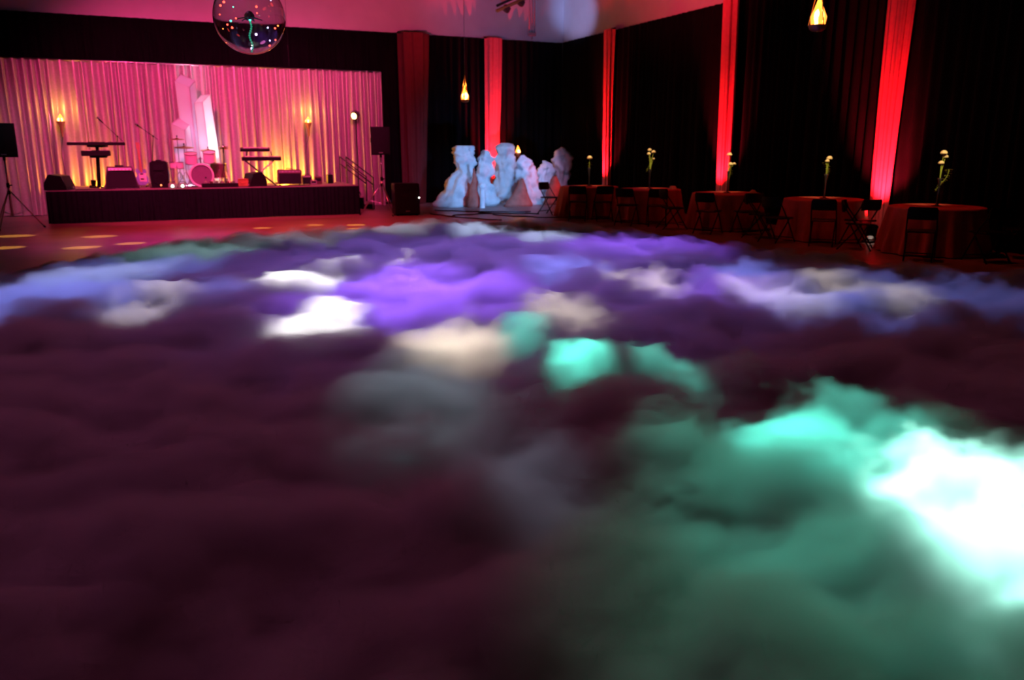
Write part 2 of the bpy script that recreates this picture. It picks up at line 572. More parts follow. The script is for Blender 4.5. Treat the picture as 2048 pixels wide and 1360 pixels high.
# ---------------------------------------------------------------- stage curtain
CY, CX0, CX1, CH = 24.3, -6.2, 6.78, 3.88
root = thing('stage_curtain', 'pale silver satin pleated curtain behind the stage lit pink', 'curtain', (CX0, CY, 0))
npan = 10
pw = (CX1 - CX0) / npan
for i in range(npan):
    o = pleat_sheet(pw + .03, CH - .02, .22, .085, 100 + i, res=10, vs=14, flare=.6).build('curtain_panel', 'satin', root, smooth=True)
    o.location = (i * pw, .012 * (i % 2), .02)
MB().tube([(0, 0, CH), (CX1 - CX0, 0, CH)], .024).build('top_pipe', 'steel', root, smooth=True)
for x in (0, 4.3, 8.6, CX1 - CX0):
    MB().tube([(x, .1, 0), (x, .1, CH)], .022).build('upright', 'steel', root, smooth=True)
wx = on_y(578, 130, CY).x - CX0
MB().tube([(wx, 0, CH), (wx, 0, ZC)], .004, 6).build('hanging_wire', 'black_metal', root)

# ---------------------------------------------------------------- stage platform
SX0, SX1, SY0, SY1, SZ = -1.92, 5.3, 21.5, 23.95, .76
root = thing('stage_platform', 'low stage platform with pleated black skirt and grey deck', 'stage', (SX0, SY0, 0))
dn = 4
for i in range(dn):
    w = (SX1 - SX0) / dn
    MB().box((w * (i + .5), (SY1 - SY0) / 2, SZ - .03), (w - .008, SY1 - SY0, .06)).build('deck_panel', 'stage_deck', root)
    for yy in (.15, SY1 - SY0 - .15):
        MB().tube([(w * (i + .5), yy, 0), (w * (i + .5), yy, SZ - .06)], .025).build('leg', 'steel', root)
o = pleat_sheet(SX1 - SX0, SZ - .03, .12, .016, 7, res=7, vs=5).build('front_skirt', 'skirt', root, smooth=True)
o.location = (0, -.03, .01)
for x, nm in ((-.02, 0), (SX1 - SX0 + .02, 1)):
    o = pleat_sheet(SY1 - SY0, SZ - .03, .12, .014, 8 + nm, res=7, vs=5).build('side_skirt', 'skirt', root, smooth=True)
    o.location = (x, 0, .01)
    o.rotation_euler = (0, 0, PI / 2)

# ---------------------------------------------------------------- loudspeakers on stands
def speaker_stand(loc, h, rz, label):
    root = thing('speaker_stand', label, 'speaker stand', loc, rz, 'tripod speaker stands')
    MB().tube([(0, 0, .28), (0, 0, .95)], .020).build('lower_pole', 'steel', root, smooth=True)
    MB().tube([(0, 0, .9), (0, 0, h)], .016).build('upper_pole', 'steel', root, smooth=True)
    MB().lathe([(.03, .88), (.034, .9), (.034, .96), (.03, .98)], 14).build('collar', 'black_plastic', root)
    MB().tube([(.03, 0, .93), (.08, 0, .93)], [.012, .018]).build('knob', 'black_plastic', root)
    MB().lathe([(.035, .74), (.035, .82)], 14).build('slide_bracket', 'black_plastic', root)
    for k in range(3):
        a = 2 * PI * k / 3 + .35
        c, s = math.cos(a), math.sin(a)
        lg = MB().tube([(c * .03, s * .03, .80), (c * .58, s * .58, .02)], .013).build('leg', 'steel', root, smooth=True)
        MB().tube([(c * .565, s * .565, .04), (c * .60, s * .60, .006)], .018).build('rubber_foot', 'black_plastic', lg)
        MB().tube([(c * .02, s * .02, .30), (c * .32, s * .32, .38)], .008).build('brace', 'steel', root)
    return root


def pa_speaker(loc, rz, label, w=.48, d=.40, h=.70):
    root = thing('loudspeaker', label, 'loudspeaker', loc, rz, 'loudspeakers on tripod stands')
    # tapered cabinet, front at -y
    poly = [(-w / 2, -d / 2), (w / 2, -d / 2), (w / 2 - .02, 0), (w / 2 - .11, d / 2), (-w / 2 + .11, d / 2), (-w / 2 + .02, 0)]
    MB().prism(poly, .0, h, 'xy').build('cabinet', 'black_plastic', root)
    MB().box((0, -d / 2 - .012, h / 2), (w - .03, .024, h - .04), bev=.01).build('front_grille', 'grille', root)
    MB().box((0, -d / 2 - .027, .055), (.10, .006, .018)).build('badge', 'badge', root)
    for s in (-1, 1):
        MB().tube([(s * (w / 2 - .05), .07, h * .42), (s * (w / 2 + .0), .10, h * .45), (s * (w / 2 + .0), .10, h * .6), (s * (w / 2 - .05), .07, h * .63)], .012).build('handle', 'black_plastic', root)
    MB().lathe([(.03, -.07), (.03, 0)], 12).build('pole_socket', 'black_metal', root)
    return root


speaker_stand((5.78, 20.95, 0), 1.47, R(20), 'steel tripod stand holding the loudspeaker beside the stair rails')
pa_speaker((5.78, 20.95, 1.54), R(-14), 'black loudspeaker on a tripod stand by the stair rails')
speaker_stand((-2.55, 20.6, 0), 1.45, R(-10), 'steel tripod stand holding the loudspeaker beside the slanted floor wedge')
pa_speaker((-2.55, 20.6, 1.52), R(8), 'black loudspeaker on a tripod stand by the far curtain end', .52, .42, .70)

root = thing('subwoofer', 'black subwoofer cabinet on the floor beside the stage', 'subwoofer', (6.35, 20.75, 0), R(-8))
MB().box((0, 0, .42), (.64, .62, .80), bev=.02).build('cabinet', 'black_plastic', root)
MB().box((0, -.32, .42), (.58, .02, .74), bev=.008).build('front_grille', 'grille', root)
MB().box((0, -.333, .12), (.1, .006, .02)).build('badge', 'badge', root)
for s in (-1, 1):
    MB().box((s * .325, 0, .55), (.012, .16, .06), bev=.004).build('handle', 'black_metal', root)
    MB().tube([(s * .25, -.25, 0), (s * .25, -.25, .025)], .025).build('foot', 'black_plastic', root)
MB().sphere((.30, -.335, .46), .018).build('indicator_light', 'led_white', root)

# ---------------------------------------------------------------- faux flame torches and hanging flame bowls
def flame(parent, c, r, h, seed):
    rng = random.Random(seed)
    MB().sphere((c[0], c[1], c[2] + h * .28), r * .74, (1, 1, h * .34 / r), 14, 10,
                lambda d: 1 + .12 * noise.noise(d * 2.2 + Vector((seed, 0, 0)))).build('flame_core', 'flame_core', parent, smooth=True)
    for k in range(5):
        a = 2 * PI * k / 5 + rng.uniform(0, 1)
        x, y = math.cos(a) * r * .62, math.sin(a) * r * .62
        hh = h * rng.uniform(.75, 1.05)
        mb = MB()
        mb.tube([(c[0] + x, c[1] + y, c[2]), (c[0] + x * 1.05, c[1] + y * 1.05, c[2] + hh * .3), (c[0] + x * .55, c[1] + y * .55, c[2] + hh * .65), (c[0] + x * .12, c[1] + y * .12, c[2] + hh)],
                [r * .2, r * .3, r * .17, .004], 7)
        mb.build('flame_tongue', 'flame_tongue', parent, smooth=True)


def wall_torch(px, py, label, e):
    p = on_y(px, py, CY - .28)
    root = thing('wall_torch', label, 'torch', p, 0, 'flame torches on the stage curtain')
    MB().lathe([(.012, -.42), (.025, -.38), (.04, -.2), (.075, -.1), (.10, -.05), (.105, -.03), (.085, -.04)], 14, cap=False).build('torch_cone', 'bowl_metal', root, smooth=True)
    MB().tube([(0, .03, -.2), (0, .12, -.16), (0, .26, -.18)], .012).build('bracket', 'bowl_metal', root, smooth=True)
    MB().tube([(0, .03, -.42), (-.05, .12, -.62), (-.09, .2, -.9), (-.05, .22, -1.3), (-.02, .22, -(p.z - .05))], .006, 6).build('power_cord', 'black_plastic', root)
    flame(root, (0, 0, -.05), .10, .20, int(px))
    point('torch_glow', p + Vector((0, -.05, .30)), (1.0, .42, .06), e, .06)


wall_torch(121, 240, 'flame torch on the stage curtain above the slanted floor wedge', 15)
wall_torch(616, 243, 'flame torch on the stage curtain above the small amplifier', 15)


def hanging_flame(px, py, dist, label, size, e):
    d = ray(px, py).normalized()
    p = _cp + d * (dist / d.dot(_fw))
    root = thing('hanging_flame_lamp', label, 'lamp', p, 0, 'hanging flame lamps')
    s = size
    MB().lathe([(.02 * s, -.16 * s), (.16 * s, -.15 * s), (.24 * s, -.09 * s), (.27 * s, 0), (.285 * s, .02 * s), (.26 * s, .01 * s), (.22 * s, -.06 * s)], 20, cap=False).build('bowl', 'bowl_metal', root, smooth=True)
    for k in range(3):
        a = 2 * PI * k / 3 + .4
        pts = [(math.cos(a) * .28 * s * (1 - q), math.sin(a) * .28 * s * (1 - q), q * 1.5 * s) for q in (0, .25, .5, .75, 1)]
        MB().tube(pts, .010 * s + .003, 6).build('chain', 'bowl_metal', root)
    MB().lathe([(.02 * s, 1.48 * s), (.035 * s, 1.5 * s), (.02 * s, 1.54 * s)], 10).build('chain_ring', 'bowl_metal', root)
    MB().tube([(0, 0, 1.5 * s), (0, 0, ZC - p.z)], .007, 6).build('suspension_wire', 'steel', root)
    flame(root, (0, 0, 0), .27 * s, .9 * s, int(px))
    point('flame_glow', p + Vector((0, 0, .95 * s)), (1.0, .35, .05), e, .08)


hanging_flame(930, 200, 22.0, 'small hanging flame bowl in front of the end wall drapes', .42, 14)
hanging_flame(1635, 52, 12.0, 'large hanging flame bowl in front of the side wall drapes', .48, 16)

# ---------------------------------------------------------------- giant crystals on stage
def crystal(label, Y, top, base_shift, shrink, watt, col, group='giant crystals'):
    """top: list of (px, py, dy) corners of the slanted cap, seen order round; base drops to the deck"""
    pts = [on_y(x, y, Y + dy) for x, y, dy in top]
    c = sum(pts, Vector()) / len(pts)
    root = thing('giant_crystal', label, 'crystal', (c.x, c.y, SZ), 0, group)
    loc = [p - Vector((c.x, c.y, SZ)) for p in pts]
    n = len(loc)
    base = [Vector((p.x * shrink + base_shift, p.y * shrink, 0)) for p in loc]
    for i in range(n):
        j = (i + 1) % n
        mb = MB()
        e = .006
        mid = (base[i] + base[j] + loc[i] + loc[j]) / 4
        nrm = (base[j] - base[i]).cross(loc[i] - base[i]).normalized()
        inn = -nrm * .02 if nrm.dot(Vector((mid.x, mid.y, 0))) > 0 else nrm * .02
        q = [base[i], base[j], loc[j], loc[i]]
        q = [v + (mid - v).normalized() * e for v in q]
        mb.add(q + [v + inn for v in q], [(0, 1, 2, 3), (7, 6, 5, 4), (0, 4, 5, 1), (1, 5, 6, 2), (2, 6, 7, 3), (3, 7, 4, 0)])
        mb.build('facet_panel', 'crystal', root)
    cc = sum(loc, Vector()) / n
    q = [v + (cc - v).normalized() * .008 for v in loc]
    dn = Vector((0, 0, -.02))
    mb = MB().add(q + [v + dn for v in q], [tuple(range(n)), tuple(range(2 * n - 1, n - 1, -1))] + [(i, n + i, n + (i + 1) % n, (i + 1) % n) for i in range(n)])
    mb.build('cap_panel', 'crystal', root)
    for q in (.15, .5):
        point('crystal_inner_lamp', Vector((c.x, c.y, SZ)) + Vector((base_shift * (1 - q), 0, cc.z * q)), col, watt * (1.0 if q < .3 else .5), .06)
    return root


crystal('tall white faceted crystal with a slanted cap behind the drums', 23.65, [(349, 162, .05), (379, 175, -.22), (391, 161, .05), (361, 148, .3)], .06, .92, 1100, (.85, .58, 1.0))
crystal('bright white crystal with a single sloping tip behind the drum kit', 23.4, [(388, 206, 0), (405, 204, -.2), (420, 188, .02), (402, 190, .25)], .1, 1.25, 2600, (1.0, .9, 1.0))
crystal('short white faceted crystal leaning beside the tall crystal', 23.3, [(342, 247, 0), (368, 260, -.2), (380, 250, .05), (357, 235, .25)], .05, 1.05, 800, (.9, .58, 1.0))
spot('crystal_floor_light', (2.5, 22.9, SZ + .1), (1.85, 23.3, 2.2), (1.0, .85, 1.0), 420, 44, .8, .05)
point('curtain_amber_uplight', on_y(196, 366, 23.75) + Vector((0, 0, .02)), (1.0, .30, .02), 80, .05)
point('curtain_amber_uplight', on_y(566, 350, 23.75), (1.0, .40, .02), 150, .05)


def on_deck(px, Y, z=SZ):
    """x of the sight line at depth Y for something standing on the deck"""
    lo = on_y(px, 372, Y)
    return Vector((lo.x, Y, z))


def stage_uplight(px, Y, label):
    p = on_deck(px, Y)
    root = thing('stage_uplight', label, 'uplight', p, 0, 'amber stage uplights')
    MB().box((0, 0, .015), (.2, .14, .03), bev=.006).build('base_plate', 'black_metal', root)
    MB().lathe([(.05, .03), (.065, .06), (.07, .16), (.06, .16), (.055, .1)], 14, cap=False).build('can', 'black_metal', root, smooth=True)
    MB().lathe([(.001, .11), (.056, .115)], 14, cap=False).build('lens', 'uplight_lens', root)


stage_uplight(188, 23.55, 'amber uplight on deck behind the tall keyboard stand')
stage_uplight(560, 23.55, 'amber uplight on deck behind the small amplifier')

# ---------------------------------------------------------------- instruments and backline
def floor_wedge(px, Y, w, d, h, rz, label, cat='monitor'):
    p = on_deck(px, Y)
    root = thing('floor_monitor', label, cat, p, rz, 'wedge floor monitors on the stage')
    prof = [(-d / 2, 0), (d / 2, 0), (d / 2, h * .35), (d * .22, h), (-d * .30, h * .9), (-d / 2, h * .25)]
    MB().prism(prof, -w / 2, w / 2, 'yz').build('cabinet', 'black_plastic', root)
    a, b = Vector((0, d / 2 + .004, h * .35)), Vector((0, d * .22 + .004, h))
    m = (a + b) / 2
    ang = math.atan2((b - a).z, (b - a).y)
    M = Matrix.Rotation(ang, 3, 'X')
    MB().box(m + Vector((0, .01, .005)), (w - .05, (b - a).length - .04, .02), M, bev=.006).build('grille', 'grille', root)
    MB().tube([(-w * .15, -d / 2 - .0, h * .15), (-w * .1, -d / 2 - .03, h * .17), (w * .1, -d / 2 - .03, h * .17), (w * .15, -d / 2, h * .15)], .009).build('handle', 'black_metal', root)
    MB().box((w * .3, -d / 2 - .004, h * .15), (.05, .008, .05)).build('socket_plate', 'grey_metal', root)
    return root


floor_wedge(119, 21.85, .46, .5, .36, R(70), 'slanted black wedge monitor at the deck end by the tripod loudspeaker')
floor_wedge(510, 21.9, .42, .46, .36, R(-70), 'slanted black wedge monitor in front of the tiered keyboards')

# big sloped amplifier
p = on_deck(243, 21.95)
root = thing('bass_amplifier', 'large sloped black amplifier with tapering sides beside the keyboard stand', 'amplifier', p, R(4))
MB().add([(-.39, -.22, 0), (.39, -.22, 0), (.39, .2, 0), (-.39, .2, 0), (-.27, -.02, .52), (.27, -.02, .52), (.27, .2, .52), (-.27, .2, .52)],
         [(3, 2, 1, 0), (4, 5, 6, 7), (0, 1, 5, 4), (1, 2, 6, 5), (2, 3, 7, 6), (3, 0, 4, 7)]).build('cabinet', 'black_plastic', root)
M = Matrix.Rotation(math.atan2(.52, .2), 3, 'X')
MB().add([(-.35, -.212, .04), (.35, -.212, .04), (.285, -.075, .40), (-.285, -.075, .40), (-.35, -.232, .045), (.35, -.232, .045), (.285, -.095, .405), (-.285, -.095, .405)],
         [(4, 5, 6, 7), (0, 3, 2, 1), (0, 1, 5, 4), (1, 2, 6, 5), (2, 3, 7, 6), (3, 0, 4, 7)]).build('grille', 'grille', root)
MB().box((0, -.075, .455), (.5, .02, .06), Matrix.Rotation(R(-20), 3, 'X')).build('control_panel', 'grey_metal', root)
for k in range(6):
    MB().tube([(-.2 + k * .08, -.085, .455), (-.2 + k * .08, -.11, .45)], .012).build('knob', 'black_plastic', root)
MB().box((0, .1, .535), (.2, .03, .03), bev=.008).build('handle', 'black_metal', root)

# upright floor speaker
p = on_deck(322, 22.5)
root = thing('floor_speaker', 'upright black speaker box with rounded horn on the deck by the guitar', 'speaker', p, R(-6))
MB().prism([(-.2, 0), (.2, 0), (.22, .3), (.2, .6), (.14, .64), (-.14, .64), (-.2, .6), (-.22, .3)], -.17, .17).build('cabinet', 'black_plastic', root)
MB().lathe([(.15, -.16), (.155, -.18), (.14, -.185), (.05, -.15), (.001, -.155)], 20, (0, 0, .2), 'y', cap=False, M=Matrix.Scale(-1, 3, (0, 1, 0))).build('woofer', 'grille', root, smooth=True)
MB().box((0, -.175, .48), (.26, .02, .16), bev=.02).build('horn', 'grille', root)
MB().sphere((.02, -.185, .05), .02).build('indicator_light', 'led_orange', root)
MB().box((0, 0, .65), (.14, .05, .03), bev=.01).build('handle', 'black_metal', root)

# amplifier boxes
def amp_box(px, Y, w, d, h, label, mat='tolex'):
    p = on_deck(px, Y)
    root = thing('combo_amplifier', label, 'amplifier', p, R(-5), 'combo amplifiers at the stair end of the stage')
    MB().box((0, 0, h / 2 + .015), (w, d, h - .03), bev=.015).build('cabinet', mat, root)
    MB().box((0, -d / 2 - .004, h * .42), (w - .05, .012, h * .68), bev=.004).build('speaker_cloth', 'grille', root)
    MB().box((0, -d / 2 - .004, h * .88), (w - .05, .012, h * .13)).build('control_panel', 'grey_metal', root)
    for k in range(5):
        MB().tube([(-w * .3 + k * w * .15, -d / 2 - .01, h * .88), (-w * .3 + k * w * .15, -d / 2 - .03, h * .88)], .01).build('knob', 'keys', root)
    MB().tube([(-.09, 0, h - .01), (-.07, 0, h + .03), (.07, 0, h + .03), (.09, 0, h - .01)], .01).build('handle', 'black_plastic', root)
    for sx in (-1, 1):
        MB().tube([(sx * (w / 2 - .05), 0, 0), (sx * (w / 2 - .05), 0, .02)], .02).build('foot', 'black_plastic', root)


amp_box(580, 22.3, .60, .3, .40, 'wide maroon combo amplifier box on the deck by the tiered keyboards')
amp_box(614, 22.5, .26, .22, .24, 'small dark practice amplifier beside the wide maroon amplifier')

# T-shaped keyboard stand with two tiers
p = on_deck(200, 22.6)
root = thing('column_keyboard_stand', 'black single column keyboard stand with two tier arms', 'keyboard stand', p, R(3))
top = on_y(203, 290, 22.6).z - SZ
MB().tube([(-.02, 0, .02), (.04, .02, top)], [.05, .038], 10).build('column', 'black_metal', root, smooth=True)
for sx in (-1, 1):
    MB().box((sx * .12, -.05, .02), (.26, .07, .04), Matrix.Rotation(R(sx * 40), 3, 'Z'), bev=.01).build('foot', 'black_metal', root)
for zz, w in ((top - .03, .42), (top - .28, .34)):
    for sx in (-1, 1):
        MB().box((.04 + sx * w / 2, -.12, zz), (.04, .34, .035)).build('tier_arm', 'black_metal', root)
    MB().box((.04, 0, zz), (w, .05, .05)).build('tier_bar', 'black_metal', root)


def keyboard(loc, w, d, h, rz, label, tilt=0.0, oct_=5):
    root = thing('keyboard', label, 'keyboard', loc, rz, 'stage keyboards')
    root.rotation_euler = (tilt, 0, rz)
    MB().box((0, 0, h / 2), (w, d, h), bev=.012).build('case', 'black_plastic', root)
    nk = oct_ * 7
    kw = (w - .12) / nk
    k1 = None
    for i in range(nk):
        x = -w / 2 + .08 + kw * (i + .5)
        if k1 is None:
            k1 = MB().box((0, 0, 0), (kw * .9, d * .45, .012)).build('white_key', 'keys', root)
            k1.location = (x, d * .22, h + .004)
        else:
            o = k1.copy(); C.objects.link(o); o.location = (x, d * .22, h + .004)
    MB().box((0, -d * .2, h + .004), (w * .3, d * .2, .01)).build('display_panel', 'dark_glass', root)
    for i in range(5):
        MB().tube([(w * .22 + i * .04, -d * .2, h), (w * .22 + i * .04, -d * .2, h + .02)], .01).build('knob', 'grey_metal', root)


keyboard(p + Vector((.03, -.12, top - .01)), 1.26, .30, .075, R(3), 'long black keyboard on the upper tier of the column stand')
keyboard(p + Vector((.0, -.21, top - .26)), .64, .26, .13, R(3), 'short black synthesizer on the lower tier of the column stand', oct_=3)

# tiered keyboards on a cross stand
pA, pB = on_y(485, 330, 22.4), on_y(553, 320, 22.4)
cx = (pA.x + pB.x) / 2
root = thing('cross_keyboard_stand', 'black crossed-leg keyboard stand by the amber uplight', 'keyboard stand', (cx, 22.4, SZ), R(-8))
for sy in (-.16, .16):
    for sx in (-1, 1):
        MB().tube([(-sx * .36, sy, .015), (sx * .34, sy, .62)], .018).build('crossed_leg', 'steel' if sx > 0 else 'black_metal', root)
for sx in (-1, 1):
    MB().tube([(sx * .34, -.2, .62), (sx * .34, .2, .62)], .02).build('rest_bar', 'black_metal', root)
    MB().tube([(sx * .36, -.22, .015), (sx * .36, .22, .015)], .02).build('foot_bar', 'black_metal', root)
    MB().tube([(sx * .34, .16, .62), (sx * .30, .30, .86)], .015).build('tier_arm', 'black_metal', root)
    MB().tube([(sx * .30, .30, .86), (sx * .30, .06, .86)], .015).build('tier_rest', 'black_metal', root)
keyboard(Vector((cx + .05, 22.36, SZ + .64)), .98, .30, .09, R(-8), 'dark stage piano on the crossed-leg keyboard stand', tilt=R(4))
keyboard(Vector((cx - .08, 22.52, SZ + .88)), .74, .24, .07, R(-8), 'thin upper keyboard tilted on the crossed-leg stand', tilt=R(10), oct_=4)

# drums
bd_ = on_y(403, 345, 22.35)
root = thing('bass_drum', 'white bass drum with dark plum front head and two rack toms', 'drum', (bd_.x, 22.35, SZ), R(-4))
rb = .285
MB().lathe([(rb - .015, -.2), (rb - .015, .2)], 36, (0, 0, rb), 'y', cap=False).build('shell', 'drum_white', root, smooth=True)
MB().lathe([(.001, .0), (rb - .03, .0)], 36, (0, -.195, rb), 'y', cap=False).build('front_head', 'drum_head', root)
MB().lathe([(.001, .0), (rb - .03, .0)], 36, (0, .195, rb), 'y', cap=False).build('batter_head', 'drum_head', root)
for yy in (-.2, .2):
    MB().lathe([(rb - .035, -.02), (rb + .01, -.02), (rb + .01, .02), (rb - .035, .02), (rb - .035, -.02)], 36, (0, yy, rb), 'y', cap=False).build('hoop', 'drum_white', root, smooth=True)
for k in range(8):
    a = 2 * PI * k / 8 + .2
    MB().tube([(math.cos(a) * (rb + .012), -.2, rb + math.sin(a) * (rb + .012)), (math.cos(a) * (rb + .012), .2, rb + math.sin(a) * (rb + .012))], .007, 6).build('tension_rod', 'steel', root)
MB().lathe([(.001, 0), (.022, 0)], 12, (.09, -.199, rb - .06), 'y', cap=False).build('port_hole', 'dark_glass', root)
for sx in (-1, 1):
    MB().tube([(sx * .26, -.1, .25), (sx * .36, -.24, .0)], .012).build('spur', 'steel', root)
MB().tube([(0, 0, rb * 2 - .02), (0, 0, rb * 2 + .16)], .018).build('tom_post', 'steel', root)
for sx, zz in ((-1, .70), (1, .73)):
    M = Matrix.Rotation(R(16), 3, 'X')
    MB().tube([(0, 0, rb * 2 + .13), (sx * .12, .02, rb * 2 + .1)], .014).build('tom_arm', 'steel', root)
    t = MB().lathe([(.15, -.12), (.15, .12)], 24, (sx * .22, .02, zz), M=M).build('rack_tom', 'drum_white', root, smooth=False)
    for z2 in (-.12, .12):
        MB().lathe([(.155, -.012), (.162, 0), (.155, .012)], 24, Vector((sx * .22, .02, zz)) + M @ Vector((0, 0, z2)), M=M, cap=False).build('rim', 'steel', t, smooth=True)


def drum(px, Y, r, h, z, label, mat='drum_white', name='floor_tom'):
    p = on_deck(px, Y)
    root = thing(name, label, 'drum', p)
    MB().lathe([(r, z), (r, z + h)], 24, cap=True).build('shell', mat, root)
    for zz in (z, z + h):
        MB().lathe([(r + .003, zz - .012), (r + .012, zz), (r + .003, zz + .012)], 24, cap=False).build('rim', 'steel', root, smooth=True)
    MB().lathe([(.001, z + h + .004), (r - .005, z + h + .004)], 24, cap=False).build('drum_skin', 'keys', root)
    for k in range(3):
        a = 2 * PI * k / 3 + .5
        MB().tube([(math.cos(a) * (r + .015), math.sin(a) * (r + .015), z + h * .6), (math.cos(a) * (r + .015), math.sin(a) * (r + .015), .02), (math.cos(a) * (r + .04), math.sin(a) * (r + .04), 0)], .009).build('leg', 'steel', root)


drum(440, 22.75, .2, .36, .2, 'dark floor tom on three legs behind the bass drum', 'tolex')
drum(357, 22.55, .17, .15, .45, 'white snare drum on legs beside the upright speaker box', name='snare_drum')


def cymbal_stand(px, py, Y, r, tilt, label, bx=None, two=False, mat='brass'):
    c = on_y(px, py, Y)
    root = thing('cymbal_stand', label, 'cymbal stand', (c.x, Y, SZ), 0, 'cymbals of the drum kit')
    z = c.z - SZ
    MB().tube([(0, 0, .2), (0, 0, z + .06)], .011).build('pole', 'steel', root)
    for k in range(3):
        a = 2 * PI * k / 3 + .9
        MB().tube([(math.cos(a) * .012, math.sin(a) * .012, .36), (math.cos(a) * .25, math.sin(a) * .25, .01)], .009).build('leg', 'steel', root)
    M = Matrix.Rotation(R(tilt), 3, 'X')
    for q in ((0, .04) if two else (0,)):
        MB().lathe([(.001, .035), (.03, .03), (.045, .012), (r * .6, .004), (r, -.012), (r, -.016), (r * .6, 0), (.045, .006), (.001, .028)], 28, (0, 0, z + q), M=M, cap=False).build('cymbal', mat, root, smooth=True)
    MB().tube([(0, 0, z + .05), (0, 0, z + .09)], .014).build('wing_nut', 'black_plastic', root)


cymbal_stand(368, 294, 22.55, .24, 6, 'large brass crash cymbal on a stand over the rack toms')
cymbal_stand(354, 278, 22.85, .18, 3, 'thin upper brass cymbal on a tall stand before the short crystal')
cymbal_stand(447, 297, 22.6, .15, 2, 'brass hi-hat pair on a stand beside the floor tom', two=True)
cymbal_stand(416, 300, 22.9, .19, 10, 'brass ride cymbal on a stand before the bright crystal')

# electric guitar on a stand
p = on_deck(286, 22.45)
root = thing('electric_guitar', 'pale blue electric guitar leaning on a stand by the big amplifier', 'guitar', p, R(8))
lean = Matrix.Rotation(R(-12), 3, 'X')
body = [(-.13, .0), (-.06, -.05), (.06, -.05), (.14, .02), (.15, .12), (.10, .2), (.12, .28), (.10, .35), (.05, .33), (.03, .30), (-.03, .30), (-.06, .34), (-.12, .36), (-.13, .29), (-.10, .2), (-.15, .11)]
def leaned(mb):
    mb.v = [tuple(lean @ Vector(v) + Vector((0, 0, .10))) for v in mb.v]
    return mb
leaned(MB().prism(body, -.022, .022)).build('body', 'blue_body', root)
leaned(MB().box((.02, -.026, .14), (.16, .006, .2), bev=.002)).build('pickguard', 'keys', root)
leaned(MB().box((0, -.01, .56), (.05, .03, .60))).build('neck', 'wood_amber', root)
leaned(MB().box((0, .0, .93), (.08, .02, .16))).build('headstock', 'wood_amber', root)
for k in range(2):
    leaned(MB().box((0, -.032, .1 + k * .12), (.08, .012, .025))).build('pickup', 'black_plastic', root)
p2 = p + Vector((.0, .08, 0))
root = thing('guitar_stand', 'small black folding stand under the pale blue guitar', 'guitar stand', p2, R(8))
for sx in (-1, 1):
    MB().tube([(0, .1, .42), (sx * .17, -.12, .01)], .01).build('leg', 'black_metal', root)
    MB().tube([(sx * .1, -.08, .05), (sx * .1, -.16, .03), (sx * .1, -.16, .06)], .009).build('cradle', 'black_metal', root)
MB().tube([(0, .1, .42), (0, .26, .01)], .01).build('rear_leg', 'black_metal', root)


def mic_stand(px, pb, pt, Y, label):
    b = on_deck(px, Y)
    a, t = on_y(pb[0], pb[1], Y) - b, on_y(pt[0], pt[1], Y) - b
    root = thing('microphone_stand', label, 'mic stand', b, 0, 'boom microphone stands on the stage')
    u = (a - t).normalized()
    j = a.lerp(t, .3)
    MB().tube([(0, 0, .06), j], .010).build('pole', 'black_metal', root)
    MB().tube([a, t], .007).build('boom_arm', 'black_metal', root)
    MB().sphere(j, .025).build('clutch', 'black_plastic', root)
    m = MB().tube([t, t - u * .14], [.014, .022]).build('microphone', 'black_metal', root)
    MB().sphere(t - u * .16, .028).build('mic_grille', 'steel', m, smooth=True)
    for k in range(3):
        q = 2 * PI * k / 3
        MB().tube([(0, 0, .08), (math.cos(q) * .26, math.sin(q) * .26, .01)], .009).build('leg', 'black_metal', root)


mic_stand(241, (247, 284), (206, 246), 22.95, 'long boom microphone stand angled up over the big amplifier')
mic_stand(303, (316, 279), (284, 257), 22.7, 'short boom microphone stand beside the upright speaker box')
mic_stand(442, (449, 340), (447, 306), 22.2, 'low microphone stand beside the bass drum')

# low items along the deck edge
p = on_deck(440, 21.75)
root = thing('pedal_board', 'long low black pedal board along the deck edge before the drums', 'pedal board', p, R(-1))
MB().box((0, 0, .05), (.86, .3, .1), bev=.012).build('case', 'black_plastic', root)
for k in range(6):
    pd = MB().box((-.33 + k * .13, -.02, .125), (.075, .13, .05), bev=.008).build('pedal', ('grey_metal', 'tolex', 'steel')[k % 3], root)
    MB().tube([(-.33 + k * .13, -.06, .15), (-.33 + k * .13, -.06, .165)], .012).build('foot_switch', 'steel', pd)
p = on_deck(487, 21.85)
root = thing('wooden_case', 'amber wooden instrument case on the deck beside the wedge monitor', 'case', p, R(-6))
MB().box((0, 0, .09), (.26, .22, .17), bev=.015).build('body', 'wood_amber', root)
MB().box((0, 0, .185), (.27, .23, .025), bev=.008).build('lid', 'wood_amber', root)
MB().tube([(-.05, -.115, .11), (-.04, -.14, .1), (.04, -.14, .1), (.05, -.115, .11)], .008).build('handle', 'brass', root)
for px in (345, 365):
    p = on_deck(px, 21.72)
    root = thing('stage_footlight', 'small glowing grey footlight on the deck edge ' + ('below the snare drum' if px == 345 else 'next to the bass drum'), 'footlight', p, 0, 'glowing footlights on the deck edge')
    MB().box((0, 0, .06), (.19, .14, .11), bev=.015).build('housing', 'grey_metal', root)
    MB().sphere((0, -.075, .05), .032, (1, .5, 1)).build('lens', 'led_green', root)
    MB().tube([(-.07, 0, .11), (-.06, 0, .15), (.06, 0, .15), (.07, 0, .11)], .008).build('handle', 'black_metal', root)
